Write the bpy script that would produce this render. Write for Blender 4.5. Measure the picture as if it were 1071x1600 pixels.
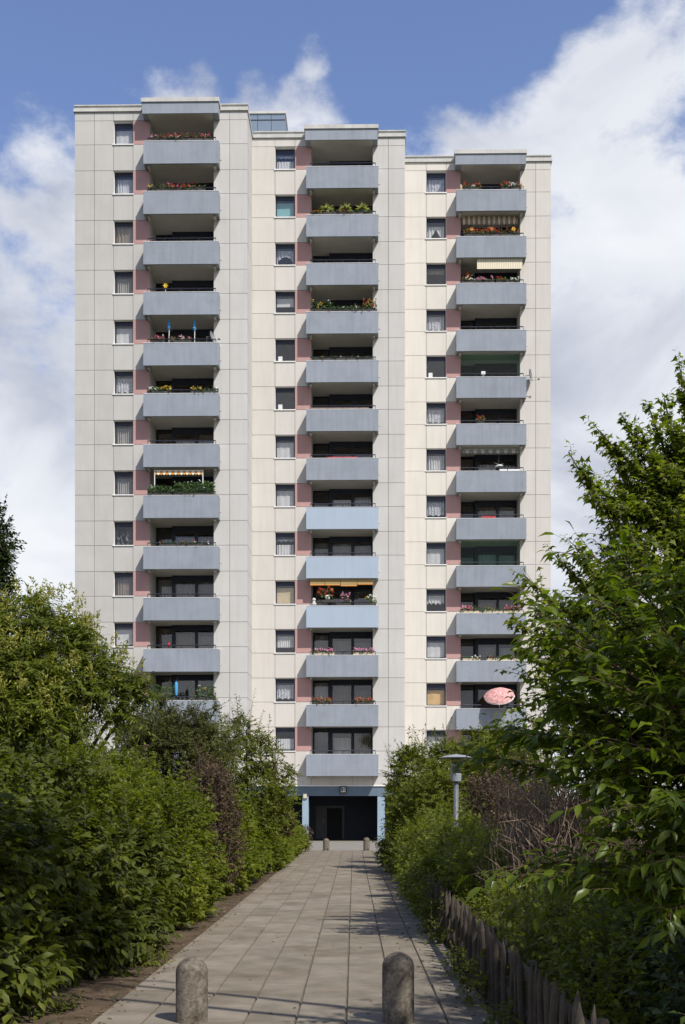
import bpy, math, random
import numpy as np
from mathutils import Vector, Matrix

for _o in list(bpy.data.objects):
    bpy.data.objects.remove(_o)
SC = bpy.context.scene
COL = SC.collection
R = math.radians
random.seed(7)
RNG = np.random.default_rng(11)

# ------------------------------------------------------------------ camera
F, U0, HZ, HC = 1800.0, 553.0, 1266.0, 1.8      # focal length, vanishing point and horizon in photo pixels; eye height in m
PW, PH = 1071.0, 1600.0
cam_d = bpy.data.cameras.new('camera')
cam = bpy.data.objects.new('camera', cam_d)
COL.objects.link(cam)
cam.location = (0, 0, HC)
cam.rotation_euler = (R(90), 0, 0)
cam_d.sensor_fit = 'HORIZONTAL'
cam_d.sensor_width = 24.0
cam_d.lens = 24.0 * F / PW
cam_d.shift_x = -(U0 - PW / 2) / PW
cam_d.shift_y = (HZ - PH / 2) / PW
cam_d.clip_start = 0.1
cam_d.clip_end = 6000
SC.camera = cam

# ------------------------------------------------------------------ sun and sky
SUN_DIR = Vector((0.545, -0.70, 1.07)).normalized()
sun_d = bpy.data.lights.new('sun', 'SUN')
sun_d.energy = 4.6
sun_d.angle = R(0.5)
sun_d.color = (1.0, 0.955, 0.88)
sun = bpy.data.objects.new('sun', sun_d)
COL.objects.link(sun)
sun.rotation_euler = SUN_DIR.to_track_quat('Z', 'Y').to_euler()
sun.location = (20, -20, 60)

SC.view_settings.view_transform = 'Standard'
SC.view_settings.look = 'None'
SC.view_settings.gamma = 1
SC.view_settings.use_curve_mapping = False
SC.view_settings.exposure = 0.22

def build_world():
    w = bpy.data.worlds.new('World')
    SC.world = w
    w.use_nodes = True
    nt = w.node_tree
    nt.nodes.clear()
    N = lambda t, **k: _setk(nt.nodes.new(t), k)
    L = nt.links.new
    out = N('ShaderNodeOutputWorld')
    bg = N('ShaderNodeBackground')
    bg.inputs['Strength'].default_value = 0.125
    L(bg.outputs[0], out.inputs[0])
    sky = N('ShaderNodeTexSky', sky_type='NISHITA')
    sky.sun_disc = False
    sky.sun_elevation = math.asin(SUN_DIR.z)
    sky.sun_rotation = math.atan2(SUN_DIR.x, SUN_DIR.y)
    sky.air_density = 1.0
    sky.dust_density = 0.6
    sky.ozone_density = 1.6
    tc = N('ShaderNodeTexCoord')
    mp = N('ShaderNodeMapping')
    mp.inputs['Scale'].default_value = (1.0, 1.0, 1.55)
    mp.inputs['Location'].default_value = (0.37, 0.0, 0.21)
    L(tc.outputs['Generated'], mp.inputs[0])
    n1 = N('ShaderNodeTexNoise')
    n1.inputs['Scale'].default_value = 4.2
    n1.inputs['Detail'].default_value = 9
    n1.inputs['Roughness'].default_value = 0.56
    n1.inputs['Distortion'].default_value = 0.35
    L(mp.outputs[0], n1.inputs[0])
    n2 = N('ShaderNodeTexNoise')
    n2.inputs['Scale'].default_value = 4.6
    n2.inputs['Detail'].default_value = 7
    n2.inputs['Roughness'].default_value = 0.5
    n2.inputs['Distortion'].default_value = 0.5
    L(mp.outputs[0], n2.inputs[0])
    sep = N('ShaderNodeSeparateXYZ')
    L(tc.outputs['Generated'], sep.inputs[0])
    def math_(op, a, b=None):
        m = N('ShaderNodeMath', operation=op)
        for i, s in enumerate((a, b)):
            if s is None: continue
            if isinstance(s, (int, float)): m.inputs[i].default_value = s
            else: L(s, m.inputs[i])
        return m.outputs[0]
    # cloud amount: a broken bank up to ~27 degrees, open blue with tufts above it
    elev = N('ShaderNodeMapRange', interpolation_type='SMOOTHSTEP')
    L(sep.outputs['Z'], elev.inputs[0])
    for i, v in zip((1, 2, 3, 4), (0.41, 0.53, 0.32, -0.075)):
        elev.inputs[i].default_value = v
    n3 = N('ShaderNodeTexNoise')
    n3.inputs['Scale'].default_value = 15
    n3.inputs['Detail'].default_value = 8
    n3.inputs['Roughness'].default_value = 0.62
    L(mp.outputs[0], n3.inputs[0])
    cov = math_('ADD', math_('ADD', math_('MULTIPLY', n1.outputs['Fac'], 1.0), math_('MULTIPLY', n3.outputs['Fac'], 0.75)), math_('ADD', elev.outputs[0], -0.375))
    def puff(u, v, rad, amt):
        d = Vector(((u - U0) / F, 1.0, (HZ - v) / F)).normalized()
        dot = N('ShaderNodeVectorMath', operation='DOT_PRODUCT')
        L(tc.outputs['Generated'], dot.inputs[0])
        nrm = N('ShaderNodeVectorMath', operation='NORMALIZE')
        L(tc.outputs['Generated'], nrm.inputs[0])
        L(nrm.outputs[0], dot.inputs[0])
        dot.inputs[1].default_value = d
        mr = N('ShaderNodeMapRange', interpolation_type='SMOOTHSTEP')
        L(dot.outputs['Value'], mr.inputs[0])
        for i, x in zip((1, 2, 3, 4), (math.cos(rad), 1.0, 0.0, amt)):
            mr.inputs[i].default_value = x
        return mr.outputs[0]
    for p in ((488, 85, 0.02, 0.12), (500, 140, 0.03, 0.11), (480, 190, 0.045, 0.17), (410, 165, 0.035, 0.16), (345, 145, 0.04, 0.20), (290, 140, 0.035, 0.20), (220, 140, 0.04, 0.18), (1030, 90, 0.065, 0.24), (890, 75, 0.022, 0.10), (930, 170, 0.065, 0.20), (840, 200, 0.05, 0.16), (760, 215, 0.045, 0.15),
              (680, 225, 0.05, 0.16), (90, 200, 0.045, 0.13), (60, 300, 0.07, 0.10), (960, 300, 0.08, 0.08)):
        cov = math_('ADD', cov, puff(*p))
    for p in ((640, 90, 0.08, -0.16), (120, 40, 0.10, -0.16), (770, 80, 0.07, -0.16), (330, 30, 0.1, -0.14)):
        cov = math_('ADD', cov, puff(*p))
    cr = N('ShaderNodeMapRange', interpolation_type='SMOOTHSTEP')
    L(cov, cr.inputs[0])
    for i, v in zip((1, 2, 3, 4), (0.49, 0.78, 0.0, 0.97)):
        cr.inputs[i].default_value = v
    ramp = N('ShaderNodeValToRGB')
    L(n2.outputs['Fac'], ramp.inputs[0])
    e = ramp.color_ramp.elements
    e[0].position, e[0].color = 0.40, (3.6, 3.85, 4.5, 1)
    e[1].position, e[1].color = 0.66, (6.3, 6.45, 6.65, 1)
    e2 = ramp.color_ramp.elements.new(0.52); e2.color = (5.4, 5.6, 6.05, 1)
    # raw sky slightly toned to a deeper blue
    hs = N('ShaderNodeMix', data_type='RGBA', blend_type='MULTIPLY')
    hs.inputs[0].default_value = 1.0
    L(sky.outputs[0], hs.inputs[6])
    hs.inputs[7].default_value = (1.13, 1.09, 1.24, 1)
    mx = N('ShaderNodeMix', data_type='RGBA')
    L(cr.outputs[0], mx.inputs[0])
    L(hs.outputs[2], mx.inputs[6])
    L(ramp.outputs[0], mx.inputs[7])
    L(mx.outputs[2], bg.inputs['Color'])

def _setk(n, k):
    for a, b in k.items(): setattr(n, a, b)
    return n
build_world()

# ------------------------------------------------------------------ helpers: materials
def new_mat(name):
    m = bpy.data.materials.new(name)
    m.use_nodes = True
    return m, m.node_tree, m.node_tree.nodes, m.node_tree.links.new

def mat(name, col, rough=0.7, var=0.15, scale=3.0, bump=0.0, bscale=40.0, metal=0.0, streak=0.0, tint=0.0, stain=None, spec=0.4, bdist=0.01):
    """procedural surface: base colour broken up by noise, optional vertical rain streaks, per-object tint, stains and relief"""
    m, nt, nodes, L = new_mat(name)
    b = nodes['Principled BSDF']
    b.inputs['Roughness'].default_value = rough
    b.inputs['Metallic'].default_value = metal
    b.inputs['Specular IOR Level'].default_value = spec
    tc = nodes.new('ShaderNodeTexCoord')
    nz = nodes.new('ShaderNodeTexNoise')
    nz.inputs['Scale'].default_value = scale
    nz.inputs['Detail'].default_value = 6
    nz.inputs['Roughness'].default_value = 0.6
    L(tc.outputs['Object'], nz.inputs[0])
    rp = nodes.new('ShaderNodeValToRGB')
    L(nz.outputs['Fac'], rp.inputs[0])
    e = rp.color_ramp.elements
    e[0].position, e[1].position = 0.3, 0.7
    e[0].color = (*[c * (1 - var) for c in col], 1)
    e[1].color = (*[min(1, c * (1 + var)) for c in col], 1)
    cur = rp.outputs[0]
    def mul(cur, fac, colr):
        mx = nodes.new('ShaderNodeMix'); mx.data_type = 'RGBA'; mx.blend_type = 'MULTIPLY'
        L(fac, mx.inputs[0]); L(cur, mx.inputs[6]); mx.inputs[7].default_value = (*colr, 1)
        return mx.outputs[2]
    def mrange(src, a, c, lo, hi):
        mr = nodes.new('ShaderNodeMapRange')
        L(src, mr.inputs[0])
        for i, v in zip((1, 2, 3, 4), (a, c, lo, hi)): mr.inputs[i].default_value = v
        return mr.outputs[0]
    if streak:
        mp = nodes.new('ShaderNodeMapping')
        mp.inputs['Scale'].default_value = (5.0, 5.0, 0.35)
        L(tc.outputs['Object'], mp.inputs[0])
        n2 = nodes.new('ShaderNodeTexNoise'); n2.inputs['Scale'].default_value = 1.0; n2.inputs['Detail'].default_value = 5
        L(mp.outputs[0], n2.inputs[0])
        cur = mul(cur, mrange(n2.outputs['Fac'], 0.45, 0.75, 0.0, streak), (0.55, 0.55, 0.52))
    if stain:
        n3 = nodes.new('ShaderNodeTexNoise'); n3.inputs['Scale'].default_value = stain[0]; n3.inputs['Detail'].default_value = 7; n3.inputs['Roughness'].default_value = 0.65
        L(tc.outputs['Object'], n3.inputs[0])
        cur = mul(cur, mrange(n3.outputs['Fac'], 0.5, 0.66, 0.0, stain[1]), stain[2])
    if tint:
        oi = nodes.new('ShaderNodeObjectInfo')
        cur = mul(cur, mrange(oi.outputs['Random'], 0, 1, 0.0, tint), (0.72, 0.71, 0.68))
    L(cur, b.inputs['Base Color'])
    if bump:
        n4 = nodes.new('ShaderNodeTexNoise'); n4.inputs['Scale'].default_value = bscale; n4.inputs['Detail'].default_value = 4
        L(tc.outputs['Object'], n4.inputs[0])
        bp = nodes.new('ShaderNodeBump'); bp.inputs['Strength'].default_value = bump; bp.inputs['Distance'].default_value = bdist
        L(n4.outputs['Fac'], bp.inputs['Height'])
        L(bp.outputs[0], b.inputs['Normal'])
    return m

def leaf_mat(name, c0, c1, c2, trans=0.35, rough=0.5, tcol=None, spec=0.22):
    m, nt, nodes, L = new_mat(name)
    b = nodes['Principled BSDF']
    b.inputs['Roughness'].default_value = rough
    b.inputs['Specular IOR Level'].default_value = spec
    at = nodes.new('ShaderNodeAttribute'); at.attribute_name = 'rnd'
    rp = nodes.new('ShaderNodeValToRGB')
    L(at.outputs['Fac'], rp.inputs[0])
    e = rp.color_ramp.elements
    e[0].position, e[0].color = 0.0, (*c0, 1)
    e[1].position, e[1].color = 1.0, (*c2, 1)
    k = rp.color_ramp.elements.new(0.55); k.color = (*c1, 1)
    L(rp.outputs[0], b.inputs['Base Color'])
    tr = nodes.new('ShaderNodeBsdfTranslucent')
    mx2 = nodes.new('ShaderNodeMix'); mx2.data_type = 'RGBA'; mx2.blend_type = 'MULTIPLY'; mx2.inputs[0].default_value = 1
    L(rp.outputs[0], mx2.inputs[6])
    mx2.inputs[7].default_value = (*(tcol or (1.5, 1.6, 0.6)), 1)
    L(mx2.outputs[2], tr.inputs['Color'])
    ms = nodes.new('ShaderNodeMixShader'); ms.inputs[0].default_value = trans
    L(b.outputs[0], ms.inputs[1]); L(tr.outputs[0], ms.inputs[2])
    L(ms.outputs[0], nodes['Material Output'].inputs[0])
    return m

def glass_mat(name, ior=1.9, tint=(1, 1, 1), rough=0.02):
    m, nt, nodes, L = new_mat(name)
    nodes.remove(nodes['Principled BSDF'])
    tr = nodes.new('ShaderNodeBsdfTransparent'); tr.inputs[0].default_value = (*tint, 1)
    gl = nodes.new('ShaderNodeBsdfGlossy'); gl.inputs['Roughness'].default_value = rough
    tc = nodes.new('ShaderNodeTexCoord')
    nz = nodes.new('ShaderNodeTexNoise'); nz.inputs['Scale'].default_value = 0.8
    L(tc.outputs['Object'], nz.inputs[0])
    bp = nodes.new('ShaderNodeBump'); bp.inputs['Strength'].default_value = 0.06; bp.inputs['Distance'].default_value = 0.05
    L(nz.outputs['Fac'], bp.inputs['Height']); L(bp.outputs[0], gl.inputs['Normal'])
    lw = nodes.new('ShaderNodeLayerWeight')          # Schlick reflectance of a thin double pane, the same from both sides
    pw = nodes.new('ShaderNodeMath'); pw.operation = 'POWER'; pw.inputs[1].default_value = 5
    L(lw.outputs['Facing'], pw.inputs[0])
    ml = nodes.new('ShaderNodeMath'); ml.operation = 'MULTIPLY_ADD'; ml.inputs[1].default_value = .85; ml.inputs[2].default_value = 2 * ((ior - 1) / (ior + 1)) ** 2
    L(pw.outputs[0], ml.inputs[0])
    ms = nodes.new('ShaderNodeMixShader')
    L(ml.outputs[0], ms.inputs[0]); L(tr.outputs[0], ms.inputs[1]); L(gl.outputs[0], ms.inputs[2])
    L(ms.outputs[0], nodes['Material Output'].inputs[0])
    return m

# ------------------------------------------------------------------ helpers: meshes and objects
class MB:
    def __init__(s): s.v, s.f, s.m = [], [], []
    def add(s, vs, fs, mi=0):
        o = len(s.v); s.v += [tuple(v) for v in vs]
        s.f += [tuple(i + o for i in f) for f in fs]; s.m += [mi] * len(fs)
        return s
    def box(s, x0, x1, y0, y1, z0, z1, mi=0, skip=()):
        vs = [(x0, y0, z0), (x1, y0, z0), (x1, y1, z0), (x0, y1, z0), (x0, y0, z1), (x1, y0, z1), (x1, y1, z1), (x0, y1, z1)]
        fs = {'b': (0, 3, 2, 1), 't': (4, 5, 6, 7), 'f': (0, 1, 5, 4), 'k': (2, 3, 7, 6), 'l': (3, 0, 4, 7), 'r': (1, 2, 6, 5)}
        return s.add(vs, [f for k, f in fs.items() if k not in skip], mi)
    def tube(s, pts, rad, n=6, mi=0, cap=True):
        pts = [Vector(p) for p in pts]
        if not hasattr(rad, '__len__'): rad = [rad] * len(pts)
        vs, fs = [], []
        for i, p in enumerate(pts):
            a = pts[max(i - 1, 0)]; b = pts[min(i + 1, len(pts) - 1)]
            d = (b - a).normalized()
            ref = Vector((0, 0, 1)) if abs(d.z) < 0.9 else Vector((1, 0, 0))
            x = d.cross(ref).normalized(); y = d.cross(x)
            for k in range(n):
                t = 2 * math.pi * k / n
                vs.append(p + (x * math.cos(t) + y * math.sin(t)) * rad[i])
        for i in range(len(pts) - 1):
            for k in range(n):
                k2 = (k + 1) % n
                fs.append((i * n + k, i * n + k2, (i + 1) * n + k2, (i + 1) * n + k))
        if cap:
            fs.append(tuple(range(n))[::-1]); fs.append(tuple((len(pts) - 1) * n + k for k in range(n)))
        return s.add(vs, fs, mi)
    def lathe(s, prof, n=20, c=(0, 0, 0), mi=0):
        vs, fs = [], []
        for r, z in prof:
            for k in range(n):
                t = 2 * math.pi * k / n
                vs.append((c[0] + r * math.cos(t), c[1] + r * math.sin(t), c[2] + z))
        for i in range(len(prof) - 1):
            for k in range(n):
                k2 = (k + 1) % n
                fs.append((i * n + k, i * n + k2, (i + 1) * n + k2, (i + 1) * n + k))
        fs.append(tuple(range(n))[::-1]); fs.append(tuple((len(prof) - 1) * n + k for k in range(n)))
        return s.add(vs, fs, mi)
    def mesh(s, name, mats, smooth=False):
        me = bpy.data.meshes.new(name)
        me.from_pydata(s.v, [], s.f)
        for m in (mats if isinstance(mats, (list, tuple)) else [mats]): me.materials.append(m)
        if max(s.m, default=0): me.polygons.foreach_set('material_index', s.m)
        if smooth: me.polygons.foreach_set('use_smooth', [True] * len(s.f))
        me.update()
        return me
    def build(s, name, mats, parent=None, smooth=False, **k):
        return put(s.mesh(name, mats, smooth), name, parent, **k)

def put(me, name, parent=None, **props):
    o = bpy.data.objects.new(name, me)
    COL.objects.link(o)
    if parent is not None: o.parent = parent
    for a, b in props.items(): o[a] = b
    return o

def thing(name, label, cat, loc=(0, 0, 0), rz=0.0, group=None):
    o = bpy.data.objects.new(name, None)
    COL.objects.link(o)
    o.empty_display_size = 0.2
    o.location = loc; o.rotation_euler = (0, 0, rz)
    o['label'] = label; o['category'] = cat
    if group: o['group'] = group
    return o

def W(u, v, Y):
    return Vector(((u - U0) * Y / F, Y, HC + (HZ - v) * Y / F))

# ------------------------------------------------------------------ helpers: foliage
def nrm(a): return a / np.maximum(np.linalg.norm(a, axis=-1, keepdims=True), 1e-9)
UP = np.array([0, 0, 1.0])

LEAF = (np.array([(0, 0, 0), (.42, .24, .05), (1, 0, -.14), (.42, -.24, .05), (.5, 0, 0)]), [(0, 4, 1), (1, 4, 2), (0, 3, 4), (3, 2, 4)])
ROUND = (np.array([(0, 0, 0), (.4, .36, .06), (1, 0, -.06), (.4, -.36, .06), (.5, 0, 0)]), [(0, 4, 1), (1, 4, 2), (0, 3, 4), (3, 2, 4)])
NARROW = (np.array([(0, 0, 0), (.4, .15, .03), (1, 0, -.16), (.4, -.15, .03), (.5, 0, 0)]), [(0, 4, 1), (1, 4, 2), (0, 3, 4), (3, 2, 4)])
BIG = (np.array([(0, 0, 0), (.22, .19, .05), (.58, .23, .04), (1, 0, -.20), (.58, -.23, .04), (.22, -.19, .05), (.25, 0, 0), (.6, 0, -.03)]),
       [(0, 6, 1), (1, 6, 7), (1, 7, 2), (2, 7, 3), (0, 5, 6), (5, 7, 6), (5, 4, 7), (4, 3, 7)])
MAPLE = (np.array([(0, 0, 0), (.30, .12, .02), (.22, .50, -.06), (.52, .24, .02), (1, 0, -.12), (.52, -.24, .02), (.22, -.50, -.06), (.30, -.12, .02), (.4, 0, .02)]),
         [(0, 8, 1), (1, 8, 3), (1, 3, 2), (3, 8, 5), (3, 5, 4), (5, 8, 7), (5, 7, 6), (7, 8, 0)])

def leaf_verts(T, P, X, N, S):
    X = nrm(X); Z = nrm(N - (N * X).sum(-1, keepdims=True) * X); Y = np.cross(Z, X)
    t = T[0]
    return P[:, None] + S[:, None, None] * (t[None, :, 0, None] * X[:, None] + t[None, :, 1, None] * Y[:, None] + t[None, :, 2, None] * Z[:, None])

def tri_object(name, V, tris, rnd, m, parent=None, smooth=False, **props):
    """V: n x k x 3, tris: list over k; rnd: n"""
    n, k = V.shape[:2]
    T = np.array(tris)
    me = bpy.data.meshes.new(name)
    me.vertices.add(n * k); me.vertices.foreach_set('co', V.reshape(-1).astype(np.float32))
    idx = (np.arange(n)[:, None, None] * k + T[None]).reshape(-1)
    nf = n * len(T)
    me.loops.add(nf * 3); me.loops.foreach_set('vertex_index', idx.astype(np.int32))
    me.polygons.add(nf); me.polygons.foreach_set('loop_start', np.arange(0, nf * 3, 3, dtype=np.int32))
    at = me.attributes.new('rnd', 'FLOAT', 'FACE')
    at.data.foreach_set('value', np.repeat(rnd, len(T)).astype(np.float32))
    if smooth: me.polygons.foreach_set('use_smooth', np.ones(nf, dtype=bool))
    me.materials.append(m)
    me.update(calc_edges=True)
    return put(me, name, parent, **props)

def sprays(B, D, length, nl, size, ang=55, droop=0.3, leafdroop=0.25, jit=0.25, upn=0.9, t0=0.12, taper=0.3, pairs=False):
    """twigs starting at B along D carrying nl leaves each; returns leaf frames P, X, N, S and twig polylines"""
    D = nrm(D); n = len(B)
    length = np.broadcast_to(length, (n,)).astype(float)
    t = np.linspace(t0, 1.0, nl) if not pairs else np.repeat(np.linspace(t0, 1.0, (nl + 1) // 2), 2)[:nl]
    side = nrm(np.cross(D, UP + RNG.normal(0, .25, (n, 3))))
    P = B[:, None] + D[:, None] * (length[:, None] * t[None])[..., None]
    P[..., 2] -= droop * length[:, None] * t[None] ** 2
    tang = np.repeat(D[:, None], nl, 1).copy(); tang[..., 2] -= 2 * droop * t[None]
    tang = nrm(tang)
    sg = np.where(np.arange(nl) % 2 == 0, 1.0, -1.0)
    a = np.full(nl, R(ang)); a[-1] = R(8)
    X = tang * np.cos(a)[None, :, None] + side[:, None] * (sg * np.sin(a))[None, :, None] + RNG.normal(0, jit, (n, nl, 3))
    X[..., 2] -= leafdroop
    N = UP * upn + RNG.normal(0, 0.45, (n, nl, 3)) + D[:, None] * 0.35
    S = size * RNG.uniform(.55, 1.3, (n, nl)) * (1 - taper * np.abs(t - .45))[None]
    tw = [B[:, None] + D[:, None] * (length * q)[:, None, None] - UP * (droop * length * q * q)[:, None, None] for q in (0, .5, 1)]
    return P.reshape(-1, 3), nrm(X).reshape(-1, 3), nrm(N).reshape(-1, 3), S.reshape(-1), np.concatenate(tw, 1)

def twig_object(name, TW, r, m, parent, **props):
    """TW: n x 3 x 3 polylines -> three-sided tapering twigs in one mesh"""
    n = len(TW)
    d = nrm(TW[:, 2] - TW[:, 0]); s = nrm(np.cross(d, np.array([.3, .5, .8]))); u = np.cross(d, s)
    rr = np.array([1, .75, .3]) * r
    rings = []
    for i in range(3):
        for k in range(3):
            th = 2 * math.pi * k / 3
            rings.append(TW[:, i] + (s * math.cos(th) + u * math.sin(th)) * rr[i])
    V = np.stack(rings, 1)
    tris = []
    for i in range(2):
        for k in range(3):
            a, b, c, e = i * 3 + k, i * 3 + (k + 1) % 3, (i + 1) * 3 + (k + 1) % 3, (i + 1) * 3 + k
            tris += [(a, b, c), (a, c, e)]
    return tri_object(name, V, tris, RNG.random(n), m, parent, **props)

def lobe_points(lobes, n, inner=0.25, inside=0.75, zmin=0.05, front=0.0):
    """points on and inside a union of ellipsoid lobes [(centre, (rx,ry,rz))], with outward directions; points deep in another lobe are dropped"""
    C = np.array([tuple(l[0]) for l in lobes]); Q = np.array([l[1] for l in lobes])
    wgt = (Q[:, 0] * Q[:, 2] + Q[:, 1] * Q[:, 2] + Q[:, 0] * Q[:, 1]); wgt = wgt / wgt.sum()
    Ps, Ds = [], []
    tot = 0
    while tot < n:
        m = n * 2
        k = RNG.choice(len(lobes), m, p=wgt)
        d = nrm(RNG.normal(0, 1, (m, 3)))
        if front:
            flip = (d[:, 1] > 0) & (RNG.random(m) < front); d[flip, 1] *= -1
        r = np.where(RNG.random(m) < inner, RNG.uniform(.35, .8, m), RNG.uniform(.8, 1.03, m))
        p = C[k] + d * Q[k] * r[:, None]
        q = ((p[:, None] - C[None]) / Q[None]); dist = np.sqrt((q ** 2).sum(-1))
        deep = (dist < inside); deep[np.arange(m), k] = False
        ok = (~deep.any(1)) & (p[:, 2] > zmin)
        o = nrm(d / Q[k])
        Ps.append(p[ok]); Ds.append(o[ok]); tot += ok.sum()
    return np.concatenate(Ps)[:n], np.concatenate(Ds)[:n]

def bez(a, b, c, n=8):
    a, b, c = Vector(a), Vector(b), Vector(c)
    return [a * (1 - t) ** 2 + b * 2 * t * (1 - t) + c * t * t for t in [i / (n - 1) for i in range(n)]]

def single_leaves(T, fr, parent, m, n, name='leaf', sharp=True):
    """the n leaves that show largest become objects sharing a few meshes; returns the frames of the rest"""
    P, X, N, S = fr
    u = U0 + P[:, 0] * F / P[:, 1]; v = HZ - (P[:, 2] - HC) * F / P[:, 1]
    inside = (u > 5) & (u < PW - 5) & (v > 20) & (v < PH - 5)
    depth = P[:, 1] + 0.35 * np.abs(P[:, 0])
    score = np.where(inside, -P[:, 1] + RNG.uniform(0, .25, len(P)), -999)
    idx = np.argsort(-score)[:n]
    meshes = []
    for q in range(6):
        t = T[0].copy(); t[:, 2] *= (0.6 + 0.25 * q); t[:, 1] *= (0.85 + 0.06 * q)
        me = bpy.data.meshes.new('leaf')
        me.from_pydata([tuple(x) for x in t], [], T[1])
        at = me.attributes.new('rnd', 'FLOAT', 'FACE'); at.data.foreach_set('value', [q / 5] * len(T[1]))
        me.polygons.foreach_set('use_smooth', [True] * len(T[1]))
        me.materials.append(m); me.update()
        meshes.append(me)
    Xn = nrm(X[idx]); Z = nrm(N[idx] - (N[idx] * Xn).sum(-1, keepdims=True) * Xn); Yn = np.cross(Z, Xn)
    base = Vector(parent.location)
    for j, i in enumerate(idx):
        o = put(meshes[random.randrange(6)], name, parent)
        s = float(S[i])
        M = Matrix(((Xn[j, 0] * s, Yn[j, 0] * s, Z[j, 0] * s, P[i, 0] - base.x), (Xn[j, 1] * s, Yn[j, 1] * s, Z[j, 1] * s, P[i, 1] - base.y),
                    (Xn[j, 2] * s, Yn[j, 2] * s, Z[j, 2] * s, P[i, 2] - base.z), (0, 0, 0, 1)))
        o.matrix_basis = M
    keep = np.ones(len(P), bool); keep[idx] = False
    return P[keep], X[keep], N[keep], S[keep]

def off(V, base): return V - np.array(tuple(base))
# ------------------------------------------------------------------ materials of the tower
M = {}
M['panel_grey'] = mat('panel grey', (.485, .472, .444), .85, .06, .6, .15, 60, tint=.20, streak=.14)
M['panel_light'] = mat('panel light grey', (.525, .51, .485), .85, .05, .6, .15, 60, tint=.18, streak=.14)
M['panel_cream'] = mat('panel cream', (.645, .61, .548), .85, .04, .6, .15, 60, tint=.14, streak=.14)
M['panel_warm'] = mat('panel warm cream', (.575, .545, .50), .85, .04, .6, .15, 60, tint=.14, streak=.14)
M['pink'] = mat('pink panel', (.45, .268, .248), .85, .06, .8, .1, 50, tint=.12, streak=.14)
M['core'] = mat('joint concrete', (.37, .35, .325), .95, .1, 2)
M['soffit'] = mat('painted soffit', (.50, .48, .44), .9, .06, 1.5)
M['blue_grey'] = mat('blue grey concrete', (.27, .30, .345), .8, .07, .9, .2, 50, streak=.28, tint=.18, stain=(1.3, .28, (.76, .73, .68)))
M['pale_blue'] = mat('fresh pale blue paint', (.36, .43, .515), .75, .03, .8, .1, 50, streak=.10, tint=.05)
M['pale_cap'] = mat('pale cap', (.62, .63, .64), .7, .08, 3)
M['coping'] = mat('roof coping', (.50, .49, .455), .7, .12, 1.2, streak=.3)
M['frame'] = mat('dark blue frame', (.018, .022, .038), .45, .1, 5)
M['blind_box'] = mat('shutter box', (.03, .037, .075), .5, .1, 5)
M['rail'] = mat('dark handrail', (.018, .02, .034), .45, .2, 5)
M['reveal'] = mat('white reveal', (.80, .79, .76), .8, .04, 3)
M['sill'] = mat('white sill', (.78, .77, .74), .5, .06, 6)
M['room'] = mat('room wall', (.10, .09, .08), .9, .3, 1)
M['glass'] = glass_mat('window glass', 1.62)
M['glass_green'] = glass_mat('green glazing', 1.25, (.55, .78, .66))
M['lintel'] = mat('blue paint lintel', (.12, .165, .215), .6, .08, 2, streak=.2)
M['column'] = mat('blue paint column', (.275, .37, .445), .6, .06, 2, streak=.2)
M['navy'] = mat('navy porch wall', (.017, .02, .032), .7, .2, 2)
M['cladding'] = mat('blue roof cladding', (.16, .21, .275), .5, .08, 1)
M['white'] = mat('white paint', (.72, .72, .70), .5, .08, 5)
M['metal'] = mat('grey metal', (.32, .33, .34), .4, .2, 6, metal=.6)
M['black'] = mat('black plastic', (.015, .015, .017), .5, .2, 5)
M['cur_white'] = mat('white net', (.43, .435, .44), .9, .10, 4)
M['cur_lace'] = mat('lace', (.34, .35, .375), .9, .5, 9)
M['cur_grey'] = mat('grey curtain', (.24, .235, .225), .9, .15, 4)
M['cur_brown'] = mat('brown curtain', (.17, .14, .11), .9, .2, 4)
M['cur_teal'] = mat('teal blind', (.16, .34, .35), .8, .06, 3)
M['cur_beige'] = mat('beige blind', (.42, .34, .22), .8, .08, 3)
M['cur_orange'] = mat('orange blind', (.50, .33, .14), .8, .12, 2)
M['red_cloth'] = mat('red cloth', (.42, .03, .04), .8, .2, 6)

# ------------------------------------------------------------------ the tower: local frame x along the front, y into the building
TH = math.asin(-0.015)
D0 = 63.13
BM = Matrix.Translation((0, D0, 0)) @ Matrix.Rotation(TH, 4, 'Z')
BMI = BM.inverted()
BO = BMI @ Vector((0, 0, HC))
def LP(u, v, c):
    d = BMI.to_3x3() @ Vector(((u - U0) / F, 1.0, (HZ - v) / F))
    t = (c - BO.y) / d.y
    return BO + d * t
def LX(u, c): return LP(u, 650, c).x
def ZT(k): return 38.57 - 2.8 * k + 0.12 * (1 - ((k - 6) / 6.0) ** 2)   # top of the parapet of floor k, 0 = top floor
NF = 13
PAR_H = 1.225
CAN_B, CAN_T, ROOF_Z = 40.10, 40.72, 40.62
GZ = 3.22

tower = thing('tower_block', 'tall cream residential tower of three stepped bays with blue-grey balconies', 'building', (0, D0, 0), TH)

def bx(x0, x1, y0, y1, z0, z1): return MB().box(x0, x1, y0, y1, z0, z1)

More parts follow.
